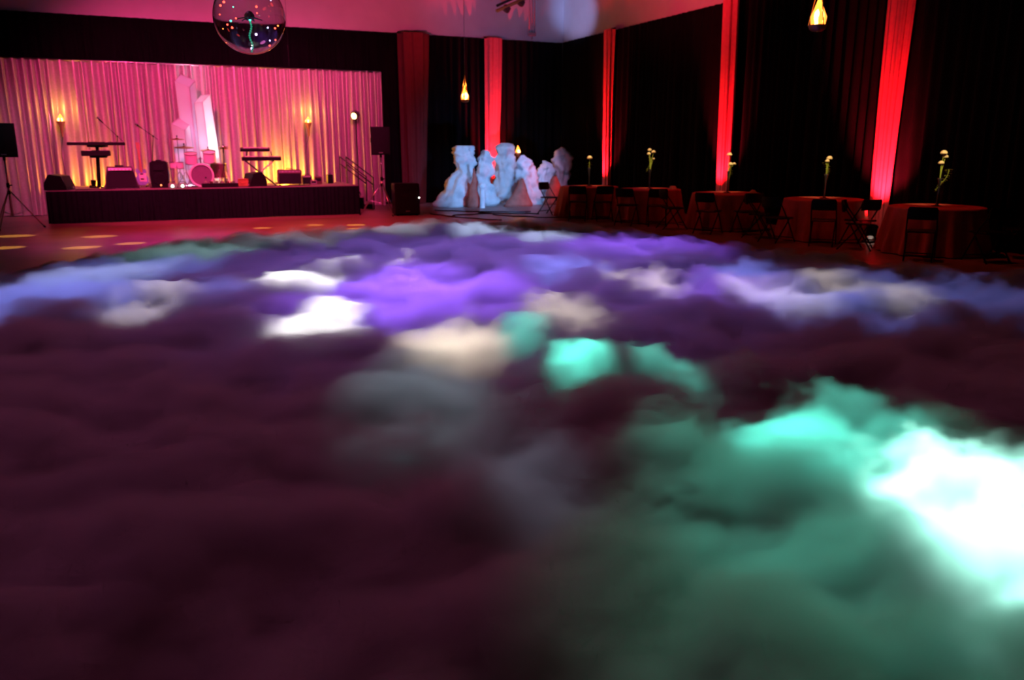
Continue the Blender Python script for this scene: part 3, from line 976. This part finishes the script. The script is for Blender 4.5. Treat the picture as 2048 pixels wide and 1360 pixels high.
for i, (px, Y, w, h) in enumerate(((628, 22.2, .16, .12), (636, 22.6, .2, .2), (660, 22.9, .16, .24))):
    p = on_deck(px, Y)
    lb = ('low pale effects box on the deck edge towards the stair rails', 'small dark equipment box behind the low pale effects box', 'dark upright gear box at the head of the stairs')[i]
    root = thing('equipment_box', lb, 'box', p, R(10 * i - 8), 'small gear boxes on the stage')
    MB().box((0, 0, h / 2), (w, w * .8, h), bev=.012).build('body', ('grey_metal', 'tolex', 'black_plastic')[i], root)
    MB().box((0, -w * .4 - .004, h * .6), (w * .7, .008, h * .4)).build('front_panel', 'grille', root)
    MB().tube([(-w * .25, 0, h - .005), (-w * .2, 0, h + .025), (w * .2, 0, h + .025), (w * .25, 0, h - .005)], .006).build('handle', 'black_metal', root)
rng = random.Random(3)
for i, (x0, x1, Y) in enumerate(((150, 232, 21.58), (520, 620, 21.6), (300, 395, 21.9))):
    a, b = on_deck(x0, Y), on_deck(x1, Y + .06)
    pts = [a.lerp(b, q / 14) + Vector((0, .04 * math.sin(q * 1.1 + i), .011)) for q in range(15)]
    tag(MB().tube(pts, .009, 6).build('stage_cable', 'black_plastic', smooth=True),
        ('black cable lying on the deck before the keyboard stand', 'black cable lying on the deck before the maroon amplifier', 'black cable lying on the deck before the snare drum')[i], 'cable', 'cables on the stage')

# steps with double handrails at the stair end
sx0 = SX1 + .03
root = thing('stage_steps', 'portable steps with double black handrails at the end of the stage', 'steps', (sx0, 23.05, 0))
for k in range(3):
    zt = SZ - .19 * (k + 1)
    MB().box((.13 + .25 * k, .4, zt - .02), (.25, .72, .04)).build('tread', 'stage_deck', root)
    MB().box((.245 + .25 * k, .4, (zt - .04) / 2), (.02, .72, zt - .04)).build('riser', 'skirt', root)
for yy in (0, .8):
    for dz in (0, -.2):
        MB().tube([(.02, yy, 1.48 + dz), (.8, yy, .88 + dz)], .016).build('handrail', 'black_metal', root, smooth=True)
    MB().tube([(.78, yy, .0), (.78, yy, .9)], .018).build('rail_post', 'black_metal', root)
    MB().tube([(.03, yy, .0), (.03, yy, 1.48)], .018).build('rail_post', 'black_metal', root)

# spotlight on a tall stand by the curtain edge
hp = on_y(706, 231, 24.0)
root = thing('spotlight_stand', 'black spotlight on a tall pole with glowing yellow lens', 'spotlight', (hp.x + .08, 24.0, 0))
hz = hp.z
MB().tube([(0, 0, .1), (0, 0, hz + .12)], .014).build('pole', 'black_metal', root)
for k in range(3):
    a = 2 * PI * k / 3 + .4
    MB().tube([(0, 0, .5), (math.cos(a) * .2, math.sin(a) * .12, .01)], .011).build('leg', 'black_metal', root)
d = Vector((-.62, -.75, -.22)).normalized()
M = d.to_track_quat('Z', 'Y').to_matrix()
hd = MB().lathe([(.04, -.2), (.075, -.17), (.085, .02), (.105, .05), (.11, .1), (.095, .1), (.08, .03)], 18, (-.02, 0, hz), M=M, cap=False).build('lamp_housing', 'black_metal', root, smooth=True)
MB().lathe([(.001, .06), (.09, .075)], 18, (-.02, 0, hz), M=M, cap=False).build('lens', 'lamp_lens', hd)
MB().tube([(-.1, -.02, hz), (-.1, .02, hz + .12), (.0, 0, hz + .13), (.1, 0, hz + .1), (.1, 0, hz)], .01).build('yoke', 'black_metal', root)

# ---------------------------------------------------------------- white foam rock formations
def rock(Y, rings, label, seed, mat='foam_white', name='rock_formation', cat='rock', group='white rock formations', dep=.62, amp=.17, seg=44, sub=4):
    L = []
    for (py, xl, xr) in rings:
        a, b = on_y(xl, py, Y), on_y(xr, py, Y)
        L.append((max(0.0, (a.z + b.z) / 2), (a.x + b.x) / 2, (b.x - a.x) / 2))
    z0 = L[0][0]
    L = [(z - z0, cx, r) for z, cx, r in L]
    bx = L[0][1]
    rows = []
    for i in range(len(L) - 1):
        for q in range(sub):
            t = q / sub
            rows.append(tuple(L[i][k] * (1 - t) + L[i + 1][k] * t for k in range(3)))
    rows.append(L[-1])
    mb = MB()
    so = Vector((seed * 3.7, seed * 1.3, 0))
    for z, cx, r in rows:
        for k in range(seg):
            th = 2 * PI * k / seg
            p = Vector((math.cos(th), math.sin(th), 0))
            P = Vector((p.x * r, p.y * r, z))
            n = noise.fractal(P * 3.2 + so, 1.0, 2.1, 4) * amp + noise.noise(P * 11 + so) * amp * .25
            n += -abs(noise.noise(Vector((th * .9, z * 2.2, seed)))) * amp * .8 + amp * .2
            rr = max(.01, r + n * min(1, r / .15))
            rd_ = max(.02, max(r * dep, min(.16, r)) + n * min(1, r / .15))
            mb.v.append((cx - bx + p.x * rr, p.y * rd_, z))
    m = len(rows)
    mb.f = [(j * seg + k, j * seg + (k + 1) % seg, (j + 1) * seg + (k + 1) % seg, (j + 1) * seg + k) for j in range(m - 1) for k in range(seg)]
    mb.f.append(tuple(range(seg - 1, -1, -1)))
    mb.f.append(tuple((m - 1) * seg + k for k in range(seg)))
    o = mb.build(name, mat, None, smooth=True, loc=(bx, Y, 0))
    return tag(o, label, cat, group)


rock(23.2, [(409, 866, 936), (395, 876, 938), (375, 888, 940), (355, 898, 942), (340, 908, 943), (325, 911, 944), (310, 909, 945), (302, 907, 946), (297, 911, 944), (291, 911, 946), (287, 913, 944)],
     'white rock formation with a broad sloping foot and flat capped neck', 1)
rock(23.0, [(411, 960, 992), (395, 956, 993), (380, 955, 990), (368, 954, 986), (350, 952, 984), (335, 953, 984), (322, 956, 982), (315, 953, 983), (308, 960, 982), (302, 964, 978), (299, 967, 975)],
     'slim white rock formation with a pointed hood before the red column', 2)
rock(23.75, [(408, 988, 1022), (398, 986, 1028), (385, 986, 1033), (365, 989, 1037), (345, 992, 1036), (330, 994, 1030), (318, 993, 1026), (308, 996, 1031), (295, 994, 1030), (289, 996, 1026), (286, 1001, 1017)],
     'tall white rock formation with a blunt notched top beside the flame ball', 3)
rock(23.0, [(412, 1058, 1084), (395, 1050, 1080), (375, 1042, 1077), (360, 1036, 1073), (345, 1032, 1068), (330, 1034, 1060), (318, 1038, 1053), (310, 1042, 1048)],
     'white rock formation with a single sharp peak over the rust-red shards', 4)
rock(23.35, [(409, 1074, 1096), (390, 1074, 1098), (370, 1072, 1104), (350, 1073, 1106), (338, 1078, 1106), (330, 1082, 1102), (321, 1085, 1090)],
     'short white rock formation with a double knobbed top', 5)
rock(23.6, [(406, 1118, 1136), (385, 1117, 1134), (365, 1114, 1134), (350, 1112, 1138), (340, 1110, 1140), (325, 1111, 1137), (312, 1112, 1136), (302, 1116, 1131), (294, 1121, 1126)],
     'detached white rock formation with a bulb top beside the first table', 6)
for i, (Y, rg, lb) in enumerate(((22.6, [(414, 934, 959), (395, 938, 957), (375, 940, 955), (355, 944, 952), (336, 946, 950)], 'rust-red pointed shard before the broad-footed rock'),
                                 (22.5, [(415, 1008, 1064), (396, 1018, 1058), (380, 1030, 1053), (366, 1036, 1050), (357, 1042, 1047)], 'wide rust-red shard with a leaning peak before the sharp rock'),
                                 (22.7, [(413, 1086, 1130), (392, 1092, 1128), (372, 1096, 1122), (352, 1106, 1113)], 'dark rust-red shard beside the first table'))):
    rock(Y, rg, lb, 11 + i, 'rust_rock', 'rust_shard', 'rock', 'rust-red shards among the rocks', .5, .07, 14, 3)
a, b = on_y(959, 413, 22.3), on_y(970, 378, 22.3)
root = thing('white_pedestal', 'small white cylindrical pedestal between the rust shard and slim rock', 'pedestal', ((a.x + b.x) / 2, 22.3, 0))
MB().lathe([(.085, 0), (.085, .02), (.075, .03), (.075, b.z - .03), (.085, b.z - .02), (.085, b.z)], 20).build('column', 'foam_white', root)
fp = on_y(963, 368, 22.55)
MB().sphere((0, 0, b.z + .09), .11, (1, 1, .9), 16, 10, lambda d: 1 + .15 * noise.noise(d * 4)).build('rough_ball', 'foam_white', root, smooth=True)
fp = on_y(1036, 303, 24.1)
root = thing('torch_pole', 'flame ball torch on a thin pole among the rocks', 'torch', (on_y(1036, 303, 24.1).x, 24.1, 0))
fz = fp.z
MB().tube([(0, 0, 0), (0, 0, fz - .16)], .016).build('pole', 'black_metal', root)
MB().lathe([(.03, fz - .18), (.07, fz - .1), (.095, fz - .03), (.08, fz - .04)], 14, cap=False).build('cup', 'bowl_metal', root, smooth=True)
MB().lathe([(.16, 0), (.16, .02), (.03, .035)], 16).build('base', 'black_metal', root)
flame(root, (0, 0, fz - .08), .095, .26, 5)
point('torch_glow', (fp.x + .02, 23.95, fz + .25), (1.0, .35, .06), 10, .05)

# cables and tape lines on the floor before the rocks
for i, (x0, y0, x1, y1, bow) in enumerate(((870, 421, 1060, 424, .3), (905, 432, 1075, 428, -.4), (960, 424, 1120, 436, .5), (860, 428, 1000, 441, .2))):
    a, b = on_z(x0, y0), on_z(x1, y1)
    n = (b - a).normalized().cross(Vector((0, 0, 1)))
    pts = [a.lerp(b, q / 20) + n * bow * math.sin(PI * q / 20 + .3 * math.sin(q)) + Vector((0, 0, .013)) for q in range(21)]
    tag(MB().tube(pts, .013, 6).build('floor_cable', 'black_plastic', smooth=True),
        ('black cable curving on the floor by the broad-footed white rock', 'black cable bowed on the floor before the slim hooded rock', 'black cable reaching over the floor towards the first table', 'black cable on the floor trailing away from the subwoofer')[i], 'cable', 'floor cables before the rocks')

# ---------------------------------------------------------------- tables, cloths, flowers, chairs
ORD = ('first', 'second', 'third', 'fourth', 'fifth')
TABLES = [(10.44, 18.27), (11.08, 16.50), (11.60, 14.30), (11.95, 11.86), (12.05, 9.48)]
TR = .74
table0 = None
for i, (tx, ty) in enumerate(TABLES):
    lb = f'round banquet table under red cloth, {ORD[i]} from the rock formations'
    if table0 is None:
        table0 = thing('round_table', lb, 'table', (tx, ty, 0), 0, 'round tables along the side wall')
        MB().lathe([(TR - .03, .725), (TR - .015, .735), (TR - .015, .75), (TR - .03, .755)], 40).build('tabletop', 'stage_deck', table0)
        for k in range(4):
            a = PI / 4 + k * PI / 2
            MB().tube([(math.cos(a) * .5, math.sin(a) * .5, 0), (math.cos(a) * .45, math.sin(a) * .45, .725)], .016).build('leg', 'steel', table0)
    else:
        dup(table0, (tx, ty, 0), .3 * i, lb)
    rng = np.random.default_rng(200 + i)
    nf = 13
    seg = 156
    ph = rng.uniform(0, 6, 3)
    mb = MB()
    rows = [(0.0, .0), (.35, 0), (TR - .03, 0), (TR - .004, -.006), (TR, -.03)] + [(TR + .01 + .09 * q ** 1.2, -.03 - (.715) * q) for q in (.15, .3, .45, .6, .75, .9, 1.0)]
    for j, (r, dz) in enumerate(rows):
        q = max(0, -dz / .745)
        for k in range(seg):
            th = 2 * PI * k / seg
            wv = math.sin(nf * th + ph[0] + .8 * math.sin(2 * th + ph[1])) + .35 * math.sin(2.3 * nf * th + ph[2])
            rr = r + .055 * q * wv
            mb.v.append((rr * math.cos(th), rr * math.sin(th), .765 + dz))
    m = len(rows)
    mb.f = [(j * seg + k, j * seg + (k + 1) % seg, (j + 1) * seg + (k + 1) % seg, (j + 1) * seg + k) for j in range(1, m - 1) for k in range(seg)]
    mb.f.append(tuple(seg + k for k in range(seg)))
    o = mb.build('tablecloth', 'red_cloth', smooth=True, loc=(tx, ty, 0))
    tag(o, f'red floor-length cloth on the {ORD[i]} table from the rock formations', 'tablecloth', 'red tablecloths')


def make_vase(i, loc, heads, spray, height, label):
    rng = random.Random(50 + i)
    root = thing('flower_vase', label, 'vase', loc, rng.uniform(0, 6), 'tall flower vases on the tables')
    MB().lathe([(.085, 0), (.085, .008), (.03, .02), (.014, .06), (.012, .2), (.016, .32), (.028, .42), (.04, .46), (.036, .46), (.024, .42)], 16, cap=False).build('vase', 'dark_glass', root, smooth=True)
    tops = []
    for k, (dx, dz, s) in enumerate(heads):
        tp = Vector((dx, rng.uniform(-.04, .04), height - dz))
        st = MB().tube([(0, 0, .42), (dx * .3, 0, .42 + (height - dz - .42) * .5), tp], .006, 6).build('flower_stem', 'leaf', root)
        fl = MB()
        for ring in range(3):
            npz = 5 + ring
            for q in range(npz):
                a = 2 * PI * q / npz + ring * .5
                el = R(75 - ring * 32)
                d = Vector((math.cos(a) * math.cos(el), math.sin(a) * math.cos(el), math.sin(el)))
                fl.sphere(tp + d * s * .55 + Vector((0, 0, -.006)), s * .42, (1, 1, .8), 8, 5)
        fl.build('flower_head', 'petal', root, smooth=True)
        tops.append(tp)
    # trailing greenery: small leaves along a hanging curve
    if spray:
        x0, z0, x1, z1, n = spray
        base_leaf = None
        cv = []
        for q in range(n):
            t = q / (n - 1)
            x = x0 + (x1 - x0) * t + .03 * math.sin(5 * t)
            z = z0 + (z1 - z0) * t
            cv.append((x, 0, z))
            for s in (-1, 1):
                w = .05 * (1 - .55 * t)
                a = rng.uniform(-.6, .6)
                d = Vector((s * math.cos(a), math.sin(a) * .9, rng.uniform(-.5, .2))).normalized()
                pt = Vector((x, 0, z))
                side = d.cross(Vector((0, 0, 1))).normalized()
                if base_leaf is None:
                    lf = MB().add([(0, 0, 0), (.5, .28, .06), (1, 0, -.05), (.5, -.28, .06), (.5, 0, -.03)], [(0, 4, 1), (1, 4, 2), (2, 4, 3), (3, 4, 0)])
                    base_leaf = lf.build('leaf', 'leaf', root)
                    o = base_leaf
                else:
                    o = base_leaf.copy()
                    C.objects.link(o)
                o.location = pt
                o.rotation_euler = d.to_track_quat('X', 'Z').to_euler()
                o.scale = (w * 1.5,) * 3
        MB().tube(cv, .004, 5).build('vine_stem', 'leaf', root)
    root.rotation_euler = (0, 0, -YAW)
    spot('table_pin_spot', Vector(loc) + Vector((-2.2, -3.0, 4.2)), Vector(loc) + Vector((0, 0, height - .15)), (1.0, .72, .32), 1300, 9, 1.0, .03)
    return root


VASES = [([(0.0, .0, .075)], (-.01, .58, .0, .48, 4), .70, 'tall dark vase with a single cream bloom on the first table'),
         ([(-.03, .0, .05), (.06, .05, .055), (-.04, .09, .05), (.07, .2, .03)], (.0, .72, -.05, .40, 9), .90, 'tall dark vase with a cluster of four cream blooms on the second table'),
         ([(.0, .0, .065), (.05, .2, .06), (.12, .19, .045)], (.02, .52, .03, .22, 8), .80, 'tall dark vase with stacked cream blooms on the third table'),
         ([(.05, .0, .06), (.0, .05, .045)], (-.03, .66, .05, .36, 11), .75, 'tall dark vase with a drooping green spray on the fourth table'),
         ([(.0, .0, .06), (.05, .06, .05), (-.01, .16, .05)], (.13, .60, -.02, .25, 12), .86, 'tall dark vase with pale blooms above a bent leafy vine on the fifth table')]
for i, (hd_, sp_, hh, lb) in enumerate(VASES):
    tx, ty = TABLES[i]
    make_vase(i, (tx, ty, .768), hd_, sp_, hh, lb)

# a small tealight and folded napkins seen on the tables
for i, k in ((2, 0), (1, 1)):
    tx, ty = TABLES[i]
    root = thing('napkin', f'folded cream napkin on the {ORD[i]} table from the rock formations', 'napkin', (tx + .42, ty - .35, .768), .5 + i, 'folded napkins')
    MB().prism([(-.09, 0), (.09, 0), (.02, .07), (-.03, .06)], -.06, .06, 'xz').build('folded_cloth', 'petal', root)


def make_chair():
    root = thing('folding_chair', '', 'chair', (0, 0, 0), 0, 'black folding chairs around the tables')
    MB().box((0, .03, .45), (.41, .39, .032), bev=.014).build('seat', 'black_plastic', root)
    # curved backrest
    mb = MB()
    n = 8
    for zz, yo in ((.64, 0), (.67, -.012), (.80, -.03), (.835, -.03)):
        for side in (0, 1):
            for k in range(n + 1):
                u = -1 + 2 * k / n
                e = .205 if zz not in (.64, .835) else .19
                mb.v.append((u * e, -.20 - .045 * (1 - u * u) + yo + side * .022, zz))
    m = n + 1
    for j in range(3):
        for k in range(n):
            a = j * 2 * m
            b = (j + 1) * 2 * m
            mb.f.append((a + k, b + k, b + k + 1, a + k + 1))
            mb.f.append((a + m + k, a + m + k + 1, b + m + k + 1, b + m + k))
        for k in (0, n):
            a, b = j * 2 * m + k, (j + 1) * 2 * m + k
            mb.f.append((a, a + m, b + m, b))
    for j in (0, 3):
        for k in range(n):
            a = j * 2 * m + k
            mb.f.append((a, a + 1, a + m + 1, a + m))
    mb.build('backrest', 'black_plastic', root, smooth=False)
    for s in (-1, 1):
        MB().tube([(s * .215, .28, 0), (s * .215, .02, .43), (s * .205, -.18, .70), (s * .2, -.215, .80)], .0125).build('front_leg', 'black_metal', root, smooth=True)
        MB().tube([(s * .195, -.27, 0), (s * .195, .0, .32), (s * .195, .1, .44)], .0125).build('rear_leg', 'black_metal', root, smooth=True)
    MB().tube([(-.215, .24, .08), (.215, .24, .08)], .01).build('crossbar', 'black_metal', root)
    MB().tube([(-.195, -.2, .09), (.195, -.2, .09)], .01).build('crossbar', 'black_metal', root)
    return root


CH = [(0, 119, 'towards the rocks'), (0, 228, 'backed to the dance floor'), (0, 257, 'beside the second table'),
      (1, 212, 'backed to the dance floor'), (1, 245, 'beside the third table'),
      (2, 160, 'beside the second table'), (2, 214, 'backed to the dance floor'), (2, 252, 'beside the fourth table'),
      (3, 142, 'beside the third table'), (3, 184, 'side on to the dance floor'), (3, 226, 'backed to the dance floor'), (3, 258, 'beside the fifth table'),
      (4, 134, 'beside the fourth table'), (4, 210, 'backed to the dance floor'), (4, 258, 'away from the other tables'), (4, 300, 'pushed near the side drape')]
chair0 = make_chair()
for i, (t, a, lb) in enumerate(CH):
    tx, ty = TABLES[t]
    d = 1.2
    x, y = tx + d * math.cos(R(a)), ty + d * math.sin(R(a))
    rz = R(a) + PI / 2 + (.12 if i % 2 else -.1)
    lab = f'black folding chair at {ORD[t]} table from the rocks, {lb}'
    if i == 0:
        chair0.location = (x, y, 0)
        chair0.rotation_euler = (0, 0, rz)
        chair0['label'] = lab
    else:
        dup(chair0, (x, y, 0), rz, lab)

# ---------------------------------------------------------------- clear ball hung over the dance floor
dd = ray(499, 35)
dd = dd.normalized()
BP = _cp + dd * (8.0 / dd.dot(_fw))
BR = 70 * 8.0 / F_PX
root = thing('hanging_globe', 'clear acrylic globe with coloured lights hung over the dance floor', 'globe', BP)
MB().sphere((0, 0, 0), BR, (1, 1, 1), 56, 36).build('outer_shell', 'clear_acrylic', root, smooth=True)
inn = MB().sphere((0, 0, 0), BR - .006, (1, 1, 1), 56, 36).build('inner_shell', 'clear_acrylic', root, smooth=True)
inn.data.flip_normals()
for k in range(17):
    MB().sphere((.012 * math.sin(k * .7), 0, -BR + .03 + k * .021), .0105, (1, 1, 1), 8, 6).build('bead', 'bead_teal', root, smooth=True)
cl = MB().lathe([(.012, -.03), (.04, -.02), (.05, .02), (.03, .05), (.012, .06)], 14, (0, 0, .0)).build('light_cluster', 'grey_metal', root, smooth=True)
for k in range(6):
    a = 2 * PI * k / 6
    MB().tube([(math.cos(a) * .04, math.sin(a) * .04, 0), (math.cos(a) * .12, math.sin(a) * .12, -.02)], .006, 6).build('lamp_arm', 'grey_metal', cl)
rng = random.Random(12)
for k in range(22):  # glowing dots for inner lights and for reflections mirrored in the globe
    a, h = rng.uniform(0, 2 * PI), rng.uniform(-.9, .55)
    r = math.sqrt(max(0, 1 - h * h)) * BR * rng.uniform(.55, .93)
    MB().sphere((r * math.cos(a), r * math.sin(a), h * BR * .9), rng.uniform(.006, .012), (1, 1, 1), 8, 6).build('led', rng.choice(('led_red', 'led_red', 'led_violet', 'led_white', 'led_orange', 'led_teal')), root)
MB().sphere((0, -.02, -.02), .014).build('led', 'led_teal', root)
MB().lathe([(.05, BR - .01), (.05, BR + .03), (.02, BR + .06)], 14).build('cap', 'steel', root)
MB().tube([(0, 0, BR + .05), (0, 0, ZC - BP.z)], .008, 6).build('suspension_wire', 'steel', root)

# ---------------------------------------------------------------- fittings on the white end wall
root = thing('wall_conduit', 'three grey conduits running down the white end wall to a box', 'conduit', (on_y(1064, 60, 25.1).x, 25.1, 5.0))
zt = on_y(1064, 66, 25.1).z - 5.0
for k in (-1, 0, 1):
    MB().tube([(k * .09, 0, zt), (k * .09, 0, ZC - 5.0)], .022).build('conduit_pipe', 'grey_metal', root, smooth=True)
MB().box((0, -.01, zt - .04), (.26, .08, .1), bev=.01).build('junction_box', 'grey_metal', root)
MB().tube([(0, 0, zt - .08), (0, 0, zt - .2)], .02).build('drop_pipe', 'grey_metal', root)
a, b = on_y(993, 22, 23.6), on_y(1075, -14, 23.6)
root = thing('lighting_bar', 'dark metal lighting bar hung high before the white end wall', 'lighting bar', a)
v = b - a
MB().tube([(0, 0, 0), v * 1.4], .05).build('bar', 'wood_amber', root, smooth=True)
MB().tube([(.05, .1, .16), v * 1.4 + Vector((0, .1, .16))], .04).build('upper_bar', 'black_metal', root, smooth=True)
for q in (.25, .6, 1.0):
    MB().box(v * q + Vector((0, .03, -.06)), (.22, .14, .2), Matrix.Rotation(R(30), 3, 'Y'), bev=.03).build('clamp', 'tolex', root)
MB().tube([v * 1.2, (v.x * 1.2, 0, ZC - a.z)], .02).build('drop_rod', 'grey_metal', root)

# ---------------------------------------------------------------- low lying fog
def perlin(x, y, seed=0):
    rng = np.random.default_rng(seed)
    p = rng.permutation(256)
    p = np.concatenate([p, p])
    xi, yi = np.floor(x).astype(int), np.floor(y).astype(int)
    xf, yf = x - xi, y - yi
    u, v = xf ** 3 * (xf * (xf * 6 - 15) + 10), yf ** 3 * (yf * (yf * 6 - 15) + 10)

    def gr(ix, iy, dx, dy):
        h = p[(p[ix & 255] + (iy & 255)) & 255] * (2 * PI / 256)
        return np.cos(h) * dx + np.sin(h) * dy
    a, b = gr(xi, yi, xf, yf), gr(xi + 1, yi, xf - 1, yf)
    c, d = gr(xi, yi + 1, xf, yf - 1), gr(xi + 1, yi + 1, xf - 1, yf - 1)
    return (a + (b - a) * u) + ((c + (d - c) * u) - (a + (b - a) * u)) * v


st = .035
X, Y = np.meshgrid(np.arange(-8, 11, st), np.arange(-2, 17, st))
poly = np.array([(-8, 8.6), (-4, 10.4), (-1.9, 12.0), (-.2, 14.0), (1.3, 15.3), (4.3, 15.3), (6.6, 15.6), (8.2, 14.8), (8.7, 12.2), (8.9, 9.8), (9.3, 7.6), (10.2, 5.2), (10.2, -1.6), (-8, -1.6)])
dist = np.full(X.shape, 1e9)
ins = np.zeros(X.shape, bool)
for i in range(len(poly)):
    (x0, y0), (x1, y1) = poly[i], poly[(i + 1) % len(poly)]
    ex, ey = x1 - x0, y1 - y0
    t = np.clip(((X - x0) * ex + (Y - y0) * ey) / (ex * ex + ey * ey), 0, 1)
    dist = np.minimum(dist, np.hypot(X - x0 - t * ex, Y - y0 - t * ey))
    cr = ((y0 > Y) != (y1 > Y)) & (X < ex * (Y - y0) / (ey if abs(ey) > 1e-9 else 1e-9) + x0)
    ins ^= cr
dist = np.where(ins, dist, -dist)
wx, wy = X + .5 * perlin(X * .6, Y * .6, 9), Y + .5 * perlin(X * .6, Y * .6, 8)
h = .42 + .08 * perlin(wx * .35, wy * .35, 1)
for i, (fq, a) in enumerate([(.8, .08), (1.7, .09), (3.6, .08), (7.5, .03)]):
    h += a * perlin(wx * fq, wy * fq, 20 + i)
e = np.clip((dist + .5 * perlin(X * .9, Y * .9, 31) + .25 * perlin(X * 2.5, Y * 2.5, 32) + .1) / 1.7, 0, 1)
e = e * e * (3 - 2 * e)
h = np.maximum(h, .05) * e
keep = h > .006
ny, nx = X.shape
I = np.arange(X.size).reshape(ny, nx)
quad = np.stack([I[:-1, :-1], I[:-1, 1:], I[1:, 1:], I[1:, :-1]], -1).reshape(-1, 4)
kq = keep.ravel()[quad].any(1)
quad = quad[kq]
V = np.stack([X, Y, h + .004], -1).reshape(-1, 3)
used = np.unique(quad)
remap = np.full(len(V), -1)
remap[used] = np.arange(len(used))
V, quad = V[used], remap[quad]
fm = bpy.data.meshes.new('ground_fog')
fm.vertices.add(len(V))
fm.vertices.foreach_set('co', V.astype(np.float32).ravel())
fm.loops.add(quad.size)
fm.loops.foreach_set('vertex_index', quad.astype(np.int32).ravel())
fm.polygons.add(len(quad))
fm.polygons.foreach_set('loop_start', np.arange(0, quad.size, 4, dtype=np.int32))
fm.update()
fm.validate()
fog = bpy.data.objects.new('ground_fog', fm)
C.objects.link(fog)
tag(fog, 'thick billowing dry ice fog rolling over the dance floor', 'fog', kind='stuff')
m = bpy.data.materials.new('fog_volume')
m.use_nodes = True
nt = m.node_tree
nt.nodes.clear()
out = nt.nodes.new('ShaderNodeOutputMaterial')
vs = nt.nodes.new('ShaderNodeVolumeScatter')
vs.inputs['Color'].default_value = (.96, .96, .96, 1)
vs.inputs['Anisotropy'].default_value = .15
nt.links.new(vs.outputs[0], out.inputs['Volume'])
geo = nt.nodes.new('ShaderNodeNewGeometry')
mp = nt.nodes.new('ShaderNodeMapping')
mp.inputs['Rotation'].default_value = (0, 0, R(12))
mp.inputs['Scale'].default_value = (.6, .95, 1.15)
nt.links.new(geo.outputs['Position'], mp.inputs[0])
n1 = nt.nodes.new('ShaderNodeTexNoise')
n1.inputs['Scale'].default_value = 2.3
n1.inputs['Detail'].default_value = 4
n1.inputs['Roughness'].default_value = .56
nt.links.new(mp.outputs[0], n1.inputs['Vector'])
# the fog thins out with height: billows of the noise stand out of a solid bank near the floor
sz = nt.nodes.new('ShaderNodeSeparateXYZ')
nt.links.new(geo.outputs['Position'], sz.inputs[0])
th = nt.nodes.new('ShaderNodeMath')
th.operation = 'MULTIPLY_ADD'
nt.links.new(sz.outputs[2], th.inputs[0])
th.inputs[1].default_value = -.95
nt.links.new(n1.outputs[0], th.inputs[2])
mr = nt.nodes.new('ShaderNodeMapRange')
mr.interpolation_type = 'SMOOTHSTEP'
for k, v in enumerate((.14, .36, 0, 12)):
    mr.inputs[k + 1].default_value = v
nt.links.new(th.outputs[0], mr.inputs[0])
nt.links.new(mr.outputs[0], vs.inputs['Density'])
fm.materials.append(m)
